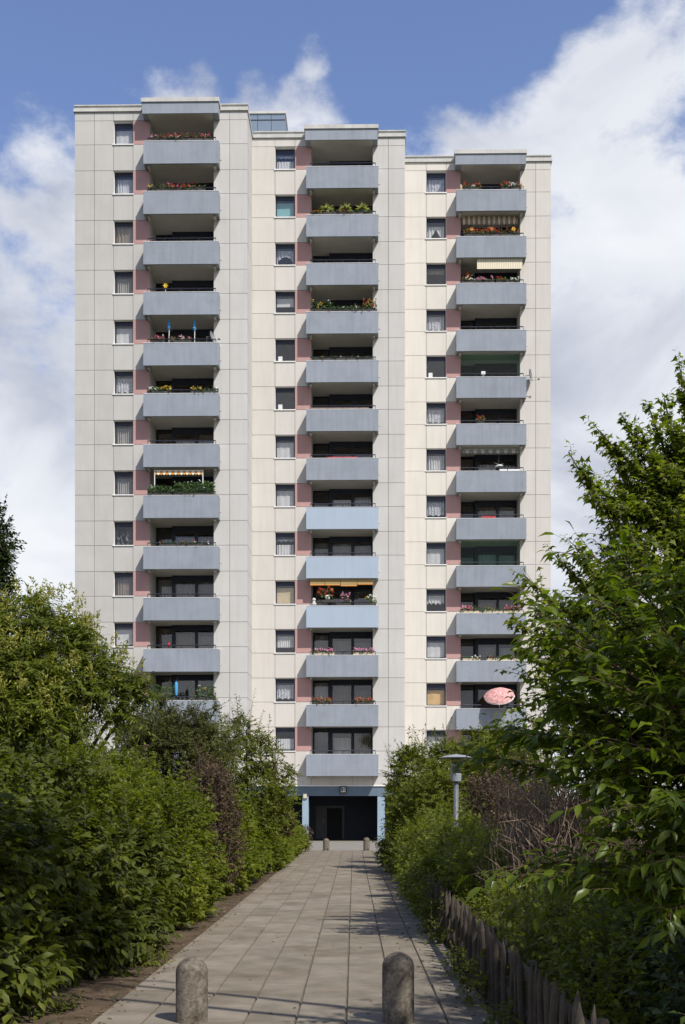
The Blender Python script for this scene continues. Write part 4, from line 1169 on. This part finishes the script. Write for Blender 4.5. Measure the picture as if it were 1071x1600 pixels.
def shrub(name, label, cat, base, lobes, n, length, nl, size, T, m, out=.8, up=.35, noise=.35, droop=.12, ang=55, leafdroop=.2, inner=.25, stems=5, stem_r=.03,
          twig_r=.006, singles=0, group=None, pairs=False, bark='bark', inside=.75, front=.55, upn=.9, fol='foliage', stem_name='stem', taper=.3, zmin=.05, shoots=.10):
    base = Vector(base)
    t = thing(name, label, cat, base, 0, group)
    P, D = lobe_points(lobes, n, inner, inside, zmin, front)
    d = nrm(D * out + UP * up + RNG.normal(0, noise, P.shape))
    ln = length * RNG.uniform(.6, 1.25, n)
    sh = (D[:, 2] > .35) & (RNG.random(n) < shoots)          # young shoots standing out of the outline
    d[sh] = nrm(d[sh] * .5 + UP * .9 + RNG.normal(0, .2, d[sh].shape)); ln[sh] *= 1.9; P[sh] += d[sh] * (ln[sh] * .3)[:, None]
    fr = sprays(P - d * (ln * .5)[:, None], d, ln, nl, size, ang, droop, leafdroop, upn=upn, pairs=pairs, taper=taper)
    tw = fr[4]; fr = fr[:4]
    ok = fr[0][:, 2] > .03
    fr = tuple(a[ok] for a in fr)
    if singles: fr = single_leaves(T, fr, t, m, singles)
    V = leaf_verts(T, *fr) - np.array(tuple(base))
    # clumps differ in tone: the leaf value follows its twig as well as chance
    rnd = RNG.random(len(V)) * .55 + .45 * (.5 + .5 * np.sin(fr[0][:, 0] * 2.3 + 1.7 * np.sin(fr[0][:, 1] * 1.9)) * np.cos(fr[0][:, 2] * 2.7 + fr[0][:, 1]))
    tri_object(fol, V, T[1], rnd, m, t, kind='stuff')
    if twig_r: twig_object('twigs', tw - np.array(tuple(base)), twig_r, M[bark], t, kind='stuff')
    if stems:
        order = list(range(len(lobes))); random.shuffle(order)
        for i in order[:stems]:
            c = Vector(lobes[i][0]) - base
            g = Vector((c.x * .35 + random.uniform(-.15, .15), c.y * .35 + random.uniform(-.15, .15), -.02)) if stem_name == 'stem' else Vector((random.uniform(-.03, .03), random.uniform(-.03, .03), -.02))
            pts = bez(g, (g.x * .8 + c.x * .2, g.y * .8 + c.y * .2, c.z * .6), c, 6)
            MB().tube(pts, [stem_r * (1 - .7 * k / 5) for k in range(6)], 6).build(stem_name, M[bark], t, smooth=True)
    return t

def band(x, y0, y1, step, z, r, dx=.25, dz=.2, dr=.2):
    out = []
    y = y0
    while y <= y1:
        rr = r * random.uniform(1 - dr, 1 + dr)
        out.append((Vector((x + random.uniform(-dx, dx), y, max(.15, z + random.uniform(-dz, dz)))), (rr, rr, rr * random.uniform(.8, 1.05))))
        y += step * random.uniform(.8, 1.2)
    return out

# --- left side, near to far
lo = band(-3.55, 10.6, 14.2, .75, 1.35, .62) + band(-3.25, 13.2, 16.2, .75, 1.1, .68) + band(-4.5, 10.8, 16.5, .9, 1.75, .62) + band(-5.8, 11.5, 17, 1.1, 1.75, .68) + band(-7.2, 12.5, 18, 1.2, 1.75, .7) + band(-3.75, 11.6, 16, .9, .70, .42) + band(-3.05, 9.6, 12.4, .6, .48, .36, .12, .08) + band(-2.75, 12.6, 15.8, .6, .45, .34, .1, .08)
shrub('lance_leaf_shrub', 'broad dark green shrub with long pointed leaves filling the near corner by the soil verge', 'shrub', (-4.6, 13, 0), lo, 4600, .46, 15, .14, BIG, M['lf_dark'],
      out=.9, up=.28, droop=.16, ang=48, leafdroop=.35, stems=9, singles=270, twig_r=.005, inner=.3)
lo = band(-2.75, 16.9, 19.8, .6, .75, .52, .12) + band(-3.1, 16.6, 20.5, .7, 1.55, .62) + band(-4.0, 16.5, 21, .9, 1.95, .66) + band(-5.4, 17, 22, 1.1, 2.0, .7) + band(-2.62, 17.3, 19.6, .6, .38, .35, .08, .05) + band(-7, 18, 23, 1.3, 2.05, .75)
shrub('leafy_shrub', 'fresh green dense shrub whose foot spills to the paving edge beyond the dark lance-leaved one', 'shrub', (-3.6, 18.6, 0), lo, 5600, .34, 15, .10, LEAF, M['lf_mid'],
      out=.8, up=.4, droop=.1, ang=52, stems=7, twig_r=.004, inner=.3)
lo = [lobe(330, 1240, 24, .50), lobe(345, 1275, 23.5, .42), lobe(352, 1320, 23, .40), lobe(340, 1345, 23, .36), lobe(352, 1358, 22.5, .26), lobe(322, 1215, 24.5, .38)]
shrub('purple_barberry', 'reddish brown barberry bush wedged between green shrubs beside the path, the larger one', 'shrub', (-2.95, 23.4, 0), lo, 1050, .40, 15, .055, ROUND, M['lf_purple'], out=.6, up=.6, noise=.55, stems=5, stem_r=.015, twig_r=.004)
lo = [lobe(434, 1268, 38, .45), lobe(440, 1290, 38, .42), lobe(425, 1250, 38.5, .35)]
shrub('purple_barberry', 'smaller brown bush above the yellow-green hedge near the entrance', 'shrub', (-2.6, 38.2, 0), lo, 900, .28, 13, .065, ROUND, M['lf_purple'], out=.6, up=.6, stems=3, stem_r=.015, twig_r=.004)
lo = band(-2.72, 24.2, 33, .65, .62, .52, .1, .12) + band(-3.05, 24.5, 33, .8, 1.25, .58, .15) + band(-3.9, 25, 34, 1.0, 1.6, .7)
shrub('hedge_shrub', 'glossy green hedge section with small pale leaves beside the paving, beyond the reddish barberry', 'hedge', (-3.0, 28.5, 0), lo, 4600, .28, 14, .09, ROUND, M['lf_mid'], out=.8, up=.35, stems=6, twig_r=.004)
lo = band(-2.5, 33.5, 49.2, .7, .52, .50, .08, .1) + band(-2.85, 33.5, 47.5, .9, 1.05, .55, .12, .12) + band(-3.6, 34, 47, 1.1, 1.15, .6)
shrub('hedge_shrub', 'yellow-green low hedge running on to the entrance beside the path', 'hedge', (-2.7, 41, 0), lo, 5600, .28, 13, .10, ROUND, M['lf_light'], out=.8, up=.4, stems=6, twig_r=.004)
lo = [lobe(478, 1302, 49.5, .28), lobe(478, 1318, 49.5, .26), lobe(477, 1330, 49.5, .22)]
shrub('withered_bush', 'small withered brown bush at the far end of the hedge by the blue column', 'shrub', (-2.1, 49.5, 0), lo, 160, .25, 10, .06, ROUND, M['dead'], stems=2, stem_r=.012, twig_r=.004)
# tree-like shrub in front of the tower
lo = [lobe(372, 1195, 32, .75), lobe(408, 1186, 32, .58), lobe(398, 1235, 32, .80), lobe(436, 1218, 32, .42), lobe(352, 1155, 32.5, .62), lobe(385, 1140, 32.5, .36), lobe(368, 1125, 32.5, .22), lobe(425, 1262, 31.5, .62),
      lobe(345, 1215, 31.5, .75), lobe(456, 1200, 32, .16), lobe(390, 1290, 31, .7), lobe(412, 1150, 32, .24), lobe(440, 1243, 32, .4), lobe(350, 1270, 31, .7)]
shrub('small_tree', 'airy small-leaved tree before the tower with twigs reaching toward the middle bay', 'tree', (-2.95, 32, 0), lo, 1750, .50, 16, .092, LEAF, M['lf_mid'], out=.95, up=.25, noise=.5, droop=.06, stems=9, stem_r=.05, twig_r=.006, inner=.3, inside=.6, front=.3, fol='crown', stem_name='trunk')
lo = [lobe(215, 1142, 27, .46), lobe(262, 1142, 27, .52), lobe(305, 1148, 27, .46), lobe(240, 1150, 27, .62), lobe(290, 1150, 27, .7), lobe(330, 1170, 27, .55), lobe(225, 1175, 26.5, .6), lobe(250, 1098, 27, .15), lobe(338, 1106, 27, .10), lobe(320, 1120, 27, .12), lobe(325, 1205, 26.5, .5), lobe(270, 1185, 26.5, .7), lobe(170, 1200, 27, .45)]
shrub('grey_green_tree', 'greyish fine-leaved tree covering the lowest balconies of the tallest bay', 'tree', (-4.4, 27, 0), lo, 2000, .44, 17, .078, LEAF, M['lf_grey'], out=.9, up=.3, noise=.55, droop=.08, stems=10, stem_r=.05, twig_r=.006, inner=.3, inside=.6, front=.3, fol='crown', stem_name='trunk')
# sumac with pinnate fronds
SU = [(35, 975, 21, .62), (85, 962, 21.5, .48), (25, 1040, 20.5, .75), (100, 1010, 21, .60), (150, 1040, 21, .55), (185, 1068, 21, .42), (80, 1075, 20.5, .7), (140, 1085, 20.5, .5), (30, 1110, 20, .75), (90, 1135, 20, .55), (-30, 1000, 20.5, .8), (-30, 1080, 20, .8),
      (205, 1080, 21.2, .30), (222, 1088, 21.2, .16), (212, 1062, 21.3, .14), (180, 1115, 21, .35), (55, 935, 21.5, .25), (125, 980, 21.3, .25)]
lo = [lobe(*q, 1.08, 1.08, .55) for q in SU]
sb = Vector((-5.9, 21.5, 0))
su = shrub('sumac_tree', 'broad sumac with drooping feathery leaves and yellow-green plumes at the tallest bay corner', 'tree', sb, lo, 1350, .66, 23, .15, NARROW, M['lf_sumac'], out=1.0, up=.06, noise=.22, droop=.22, ang=68, leafdroop=.22, stems=12, stem_r=.07,
           twig_r=.007, inner=.2, pairs=True, inside=.5, front=.3, fol='crown', stem_name='trunk', upn=1.2, taper=.6, shoots=0)
P, D = lobe_points(lo, 900, 0, .85, .1, .8)
ok = (D[:, 2] > .05); P, D = P[ok][:170], D[ok][:170]
n = len(P); k = 22
tt = RNG.random((n, k)); ax = nrm(UP + D * .5 + RNG.normal(0, .2, D.shape))
Q = (P + D * .10)[:, None] + ax[:, None] * (tt * .26)[..., None] + RNG.normal(0, 1, (n, k, 3)) * (.055 * (1 - tt))[..., None]
Q = Q.reshape(-1, 3)
tri_object('flower_plumes', leaf_verts(NARROW, Q, nrm(RNG.normal(0, .6, Q.shape) + UP * .6), nrm(RNG.normal(0, .6, Q.shape) + np.array([.3, -1, .4])), RNG.uniform(.05, .095, len(Q))) - np.array(tuple(sb)), NARROW[1], RNG.random(len(Q)), M['lf_panicle'], su, kind='stuff')
# young fronds rising out of the near shrub
sp = W(118, 1215, 15.5); sp0 = Vector((sp.x, 15.5, 0))
t = thing('sumac_sapling', 'young sumac shoot with arching feathery fronds rising above the near hedge top', 'plant', sp0)
tips = [(85, 1180), (100, 1188), (150, 1182), (165, 1195), (75, 1212), (130, 1176)]
B_ = np.array([tuple(sp - Vector((0, 0, .05)))] * len(tips)); E_ = np.array([tuple(W(u, v, 15.3)) for u, v in tips])
fr = sprays(B_, E_ - B_, np.linalg.norm(E_ - B_, axis=1) * 1.25, 27, .13, 72, .10, .25, pairs=True, taper=.6)
tri_object('fronds', leaf_verts(NARROW, *fr[:4]) - np.array(tuple(sp0)), NARROW[1], RNG.random(len(fr[0])), M['lf_grey'], t, kind='stuff')
twig_object('frond_stalks', fr[4] - np.array(tuple(sp0)), .008, M['bark'], t, kind='stuff')
MB().tube([(0, 0, 0), (.02, 0, 1), tuple(sp - sp0)], [.03, .022, .015], 6).build('stem', M['bark'], t)
# trees beyond on the left
lo = [lobe(-30, 850, 30, .85), lobe(-12, 880, 30, .45), lobe(-5, 900, 30, .40), lobe(-25, 800, 30, .42), lobe(-40, 930, 30, 1.0), lobe(12, 912, 30, .22), lobe(6, 868, 30, .2)]
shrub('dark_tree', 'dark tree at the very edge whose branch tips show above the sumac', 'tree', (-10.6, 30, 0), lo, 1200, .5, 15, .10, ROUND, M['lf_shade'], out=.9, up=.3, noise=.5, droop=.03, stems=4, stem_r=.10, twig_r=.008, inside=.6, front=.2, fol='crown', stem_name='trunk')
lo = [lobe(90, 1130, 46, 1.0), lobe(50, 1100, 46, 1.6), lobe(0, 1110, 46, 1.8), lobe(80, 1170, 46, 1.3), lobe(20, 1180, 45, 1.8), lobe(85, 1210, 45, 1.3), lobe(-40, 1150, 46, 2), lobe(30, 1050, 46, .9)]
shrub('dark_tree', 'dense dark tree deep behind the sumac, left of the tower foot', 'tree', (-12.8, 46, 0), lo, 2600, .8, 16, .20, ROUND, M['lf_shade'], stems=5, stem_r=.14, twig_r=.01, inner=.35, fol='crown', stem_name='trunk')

# --- right side, far to near
lo = [lobe(655, 1215, 34, .95), lobe(700, 1200, 33, .75), lobe(634, 1242, 38, .62), lobe(665, 1280, 32, 1.0), lobe(634, 1290, 38, .66), lobe(690, 1250, 31, .85), lobe(735, 1205, 32, .65), lobe(622, 1262, 42, .40), lobe(760, 1195, 31, .55), lobe(640, 1185, 34, .34),
      lobe(740, 1260, 31, .85), lobe(625, 1330, 33, .62), lobe(660, 1335, 29, .7), lobe(700, 1310, 27, .7), lobe(626, 1315, 42, .5), lobe(780, 1230, 31, .8), lobe(820, 1220, 31, 1), lobe(700, 1172, 33, .28), lobe(745, 1165, 32, .35), lobe(770, 1150, 32, .30), lobe(612, 1232, 40, .16), lobe(800, 1175, 32, .5)]
shrub('tall_shrub', 'tall bright green shrub behind the lamp, arching over the path by the entrance', 'shrub', (2.3, 33, 0), lo, 5200, .46, 17, .105, LEAF, M['lf_light'], out=.9, up=.3, noise=.45, droop=.12, stems=12, stem_r=.04, twig_r=.006, inner=.3, inside=.65)
lo = band(1.42, 19.5, 34, .8, .55, .46, .12, .15) + band(1.72, 34, 49, .8, .55, .46, .08, .15) + band(1.95, 20, 35, 1.0, 1.1, .6, .2) + band(2.3, 35, 48, 1.0, 1.1, .55, .1)
shrub('low_hedge', 'low mixed green growth hanging over the paving edge from the fence end to the entrance', 'hedge', (1.6, 32, 0), lo, 5200, .34, 13, .095, LEAF, M['lf_mid'], out=.85, up=.3, stems=6, stem_r=.02, twig_r=.004)
lo = [lobe(765, 1245, 24.5, .55), lobe(795, 1265, 24, .6), lobe(770, 1300, 24, .55), lobe(745, 1275, 24.5, .40), lobe(810, 1225, 25, .5), lobe(800, 1320, 23, .6), lobe(780, 1218, 25, .3), lobe(760, 1335, 23, .5)]
shrub('purple_barberry', 'dark purple-brown bush right behind the park lamp', 'shrub', (2.95, 24, 0), lo, 800, .5, 15, .058, ROUND, M['lf_purple'], out=.6, up=.6, noise=.5, stems=6, stem_r=.02, twig_r=.005)
# dead shrub: only twigs
db = Vector((2.95, 15.2, 0))
t = thing('dead_shrub', 'leafless tangled brown shrub between the lamp and the large-leaved bush', 'shrub', db)
n = 5600
az = RNG.uniform(0, 2 * math.pi, n); el = np.abs(RNG.normal(.18, .17, n))
d = np.stack([np.where(np.cos(az) < 0, .55, 1.0) * np.sin(el) * np.cos(az) + .02, np.sin(el) * np.sin(az), np.cos(el)], 1)
ln = RNG.uniform(1.6, 3.25, n)
base_ = np.stack([RNG.normal(0, .36, n), RNG.normal(0, .36, n), np.full(n, 0.0)], 1)
st = base_ + d * (ln * RNG.uniform(.15, .62, n))[:, None]
d2 = nrm(d + RNG.normal(0, .40, (n, 3)) + np.array([0, 0, .05]))
l2 = RNG.uniform(.35, 1.0, n)
TW = np.stack([st, st + d2 * (l2 * .5)[:, None] + RNG.normal(0, .04, (n, 3)), st + d2 * l2[:, None] - UP * (l2 * .10)[:, None] + RNG.normal(0, .07, (n, 3))], 1)
TW[..., 2] = np.clip(TW[..., 2], .02, 3.0)
twig_object('twigs', TW, .0062, M['dead_twig'], t, kind='stuff')
for i in range(34):
    j = RNG.integers(n)
    pts = bez(base_[j], base_[j] + d[j] * ln[j] * .5 + UP * .15, base_[j] + d[j] * ln[j] * .92, 6)
    MB().tube(pts, [.011 - .0015 * q for q in range(6)], 5, cap=False).build('branch', M['dead_twig'], t)
# undergrowth behind the fence
lo = band(1.85, 8, 20, .8, .55, .40, .15, .12) + band(2.5, 8, 19, .9, .70, .5, .2, .15) + band(3.3, 9, 20, 1.0, .85, .6) + band(1.75, 15.5, 20.5, .7, .95, .42, .1)
shrub('undergrowth', 'tangled low brambles and saplings filling the bed behind the picket fence', 'undergrowth', (2.4, 13, 0), lo, 4200, .32, 12, .085, LEAF, M['lf_mid'], out=.7, up=.5, noise=.5, stems=6, stem_r=.015, twig_r=.004, inner=.4)
lo = [(Vector((1.12, y, random.uniform(.1, .28))), (.14, .3, .20)) for y in (8.6, 10.6, 12.4, 15.4, 16.6, 17.8, 18.8, 19.6)] + [(Vector((1.12, y, .55)), (.14, .3, .28)) for y in (16.6, 18.2, 19.4)]
shrub('fence_weeds', 'weeds and runners growing through and along the foot of the picket fence', 'weeds', (1.12, 14, 0), lo, 330, .30, 9, .07, LEAF, M['lf_mid'], out=.6, up=.6, noise=.6, stems=0, twig_r=.004, zmin=.0)
# shaded shrubs filling the right lower corner
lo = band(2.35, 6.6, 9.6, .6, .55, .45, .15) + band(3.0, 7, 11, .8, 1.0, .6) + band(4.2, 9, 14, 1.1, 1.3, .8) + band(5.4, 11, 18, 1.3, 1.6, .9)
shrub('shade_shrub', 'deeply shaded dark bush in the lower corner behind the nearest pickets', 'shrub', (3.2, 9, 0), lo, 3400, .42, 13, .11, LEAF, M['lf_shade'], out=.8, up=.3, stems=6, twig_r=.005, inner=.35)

# silver maple: limbs sweep up and outward, shoots hung with leaves
mb_ = Vector((5.6, 15.6, 0))
t = thing('maple_tree', 'maple with upswept leafy shoots standing clear against the clouds, right of the tower', 'tree', mb_)
TIPS = [(889, 706, 14.6), (936, 672, 14.8), (972, 648, 15.0), (1016, 640, 15.2), (1062, 572, 15.4), (1120, 540, 15.6), (898, 852, 14.2), (868, 868, 14.4), (818, 897, 14.2), (804, 968, 14.0), (826, 940, 14.1), (905, 872, 14.6), (815, 1012, 14.0),
        (960, 720, 15.6), (1000, 745, 15.0), (1040, 690, 15.2), (925, 780, 14.6), (1050, 800, 14.8), (980, 820, 14.6), (1090, 640, 15.5), (850, 985, 14.2), (900, 940, 14.3), (950, 900, 14.4), (1010, 880, 14.6), (1060, 900, 14.5), (1000, 950, 14.5), (940, 990, 14.4),
        (1150, 600, 16), (1180, 700, 15), (1120, 760, 14.6), (875, 1040, 14.2), (1030, 1010, 14.4), (1075, 740, 15), (985, 700, 15.3), (955, 700, 15), (1038, 622, 15.3), (1052, 660, 15), (1000, 668, 15.1), (915, 742, 14.7), (962, 760, 14.9), (1025, 720, 15), (1065, 610, 15.5)]
hub = W(1165, 1010, 15.2)
trunk = MB().tube([(0, 0, -.05), (-.05, 0, 1.2), tuple(hub - mb_), tuple(W(1190, 700, 15.6) - mb_)], [.17, .15, .12, .05], 10).build('trunk', M['bark_grey'], t, smooth=True)
Bs, Ds, Ls = [], [], []
for (u, v, Y) in TIPS:
    e = W(u, v, Y)
    start = hub + (W(1190, 700, 15.6) - hub) * random.uniform(0, .8) if v < 800 else hub + Vector((0, 0, random.uniform(-.5, .3)))
    mid = start + (e - start) * .62 + Vector((0, 0, -.30 - .12 * (e - start).length))
    pts = bez(start, mid, e, 16)
    MB().tube([p - mb_ for p in pts], [.035 * (1 - .85 * i / 15) + .003 for i in range(16)], 6, cap=False).build('limb', M['bark_grey'], t, smooth=True)
    for i in range(4, 16):
        p = pts[i]; d = (pts[min(i + 1, 15)] - pts[i - 1]).normalized()
        last = i / 15
        for r in range(5 if i < 15 else 2):
            q = p + (pts[i - 1] - p) * random.random()
            sd = Vector((random.gauss(0, .6), random.gauss(0, .6), random.gauss(.25, .5)))
            dd = (d * .9 + sd * (.95 - .5 * last)).normalized()
            Bs.append(tuple(q)); Ds.append(tuple(dd)); Ls.append((.42 - .20 * last) * random.uniform(.6, 1.2))
lo = [lobe(1085, 820, 15.6, .9), lobe(1020, 870, 15.4, .65), lobe(1090, 930, 15.4, 1.1), lobe(950, 960, 15.2, .5), lobe(1020, 990, 15.2, .9), lobe(1145, 740, 16, .8), lobe(1000, 800, 15.6, .3), lobe(900, 1000, 15, .35), lobe(1120, 1050, 15, 1.0), lobe(905, 1060, 14.6, .42), lobe(868, 1085, 14.5, .36), lobe(940, 1040, 14.8, .5), lobe(862, 1130, 14.5, .26), lobe(930, 1180, 14.5, .45), lobe(975, 1160, 14.8, .5), lobe(985, 1080, 15, .6)]
P, D = lobe_points(lo, 1900, .4, .7, .1, .3)
d = nrm(D * .8 + UP * .3 + RNG.normal(0, .4, P.shape))
Bs = np.concatenate([np.array(Bs), P]); Ds = np.concatenate([np.array(Ds), d]); Ls = np.concatenate([np.array(Ls), RNG.uniform(.3, .55, len(P))])
fr = sprays(Bs, Ds, Ls, 9, .115, 60, .08, .55, upn=.8)
rnd = RNG.random(len(fr[0])) * .6 + .4 * np.clip((fr[0][:, 2] - 3.5) / 4, 0, 1)
tri_object('crown', leaf_verts(MAPLE, *fr[:4]) - np.array(tuple(mb_)), MAPLE[1], RNG.random(len(fr[0])), M['lf_maple'], t, kind='stuff')
twig_object('twigs', fr[4] - np.array(tuple(mb_)), .005, M['bark_grey'], t, kind='stuff')

SLIM = (BIG[0] * np.array([1, .78, 1]), BIG[1])
# large-leaved shrub close to the camera on the right
cb = Vector((2.7, 7.2, 0))
t = thing('large_leaf_shrub', 'close shrub with large pointed glossy leaves overhanging the fence at the picture edge', 'shrub', cb)
CT = [(932, 872, 7.4), (985, 898, 7.0), (1050, 920, 7.0), (870, 960, 7.2), (872, 1000, 7.0), (868, 1020, 7.2), (915, 1200, 6.9), (950, 1195, 6.8), (985, 1215, 6.6), (900, 1110, 7.3), (940, 1120, 7.2), (1030, 1050, 6.9), (905, 1010, 6.8), (960, 960, 6.8), (1010, 990, 6.8), (1055, 1010, 6.6), (872, 1090, 7.2), (830, 1150, 7.4), (880, 1090, 7.0), (930, 1060, 6.8), (985, 1080, 6.6), (1040, 1090, 6.5),
      (870, 1150, 7.2), (930, 1150, 6.9), (990, 1170, 6.6), (1045, 1180, 6.4), (960, 1240, 6.6), (1010, 1260, 6.4), (1060, 1250, 6.2), (960, 1300, 6.5), (1010, 1330, 6.3), (1060, 1340, 6.2), (985, 1390, 6.4), (1050, 1420, 6.3), (830, 1350, 6.8), (890, 1365, 6.6), (785, 1185, 7.6), (1090, 960, 7), (1100, 1100, 6.6), (1090, 1280, 6.3), (950, 1010, 7.4), (820, 1150, 7.5)]
Bs, Ds, Ls = [], [], []
for (u, v, Y) in CT:
    e = W(u, v, Y)
    st_ = Vector((cb.x + random.uniform(-.2, .5), cb.y + random.uniform(-.3, .5), min(.4 + random.random() * .9, e.z * .6)))
    mid = st_ * .45 + e * .55 + Vector((.25, .1, .30 + .1 * random.random()))
    pts = bez(st_, mid, e, 14)
    MB().tube([p - cb for p in pts], [.014 * (1 - .75 * i / 13) + .0015 for i in range(14)], 6, cap=False).build('cane', mat('cane bark', (.10, .055, .035), .8, .3, 8) if 'cane' not in M else M['cane'], t, smooth=True)
    if 'cane' not in M: M['cane'] = bpy.data.materials['cane bark']
    for i in range(5, 14):
        d = (pts[min(i + 1, 13)] - pts[i - 1]).normalized()
        for r in range(4):
            dd = (d * .9 + Vector((random.gauss(0, .5), random.gauss(0, .5), random.gauss(0, .28)))).normalized()
            Bs.append(tuple(pts[i])); Ds.append(tuple(dd)); Ls.append(random.uniform(.16, .38))
    Bs.append(tuple(pts[12])); Ds.append(tuple((pts[13] - pts[11]).normalized())); Ls.append(.16)
fr = sprays(np.array(Bs), np.array(Ds), np.array(Ls), 7, .105, 46, .06, .34, jit=.18, upn=1.1, pairs=True, taper=.1)
twig_object('twigs', fr[4] - np.array(tuple(cb)), .003, M['cane'], t, kind='stuff')
fr = fr[:4]
ok = fr[0][:, 2] > .1
fr = single_leaves(SLIM, tuple(a[ok] for a in fr), t, M['lf_big'], 290)
tri_object('foliage', leaf_verts(SLIM, *fr) - np.array(tuple(cb)), SLIM[1], RNG.random(len(fr[0])), M['lf_big'], t, kind='stuff')

# unseen tree added right of frame to shade fence, bed and left hedge
tb = Vector((7.4, 4.6, 0))
lo = [(Vector((5.4, 4.2, 7.4)), (1.5, 2.0, 1.1)), (Vector((6.6, 6.6, 7.7)), (1.6, 1.8, 1.2)), (Vector((6.0, 2.4, 7.2)), (1.5, 1.6, 1.0)), (Vector((7.4, 4.5, 8.6)), (1.8, 2.2, 1.2)), (Vector((8.4, 6.8, 8.0)), (1.6, 1.8, 1.2)), (Vector((7.2, 8.8, 7.4)), (1.4, 1.5, 1.0)), (Vector((.6, 4.6, 9.5)), (1.0, 1.1, .8)), (Vector((1.3, 6.2, 9.4)), (1.0, 1.0, .8)), (Vector((-.3, 5.8, 9.8)), (.9, .9, .7))]  # the lobes hanging over the path are added to darken the left hedge foot
shrub('added_shade_tree', 'unseen leafy tree added beside the bed to shade the nearest pickets', 'tree', tb, lo, 2700, .8, 11, .16, LEAF, M['lf_mid'], stems=6, stem_r=.12, twig_r=.008, inner=.45, front=0, fol='crown', stem_name='trunk')

# tufts on the bare soil by the paving
for (u, v, r, m, lab) in ((243, 1506, .15, 'lf_mid', 'small green weed tuft on the soil at the paving edge by the lance-leaved shrub'), (212, 1500, .17, 'dead', 'withered brown tuft lying on the soil under the lance-leaved shrub'), (100, 1577, .12, 'lf_dark', 'tiny green weed on the bare soil in the near corner')):
    Y = F * (HC - .03) / (v - HZ); p = W(u, v, Y)
    shrub('weed_tuft', lab, 'weed', (p.x, Y, .02), [(Vector((p.x, Y, .10)), (r, r, r * .7))], 34, .22, 9, .05, LEAF, M[m], stems=0, twig_r=.003, up=.5, noise=.6, zmin=.0, shoots=0)
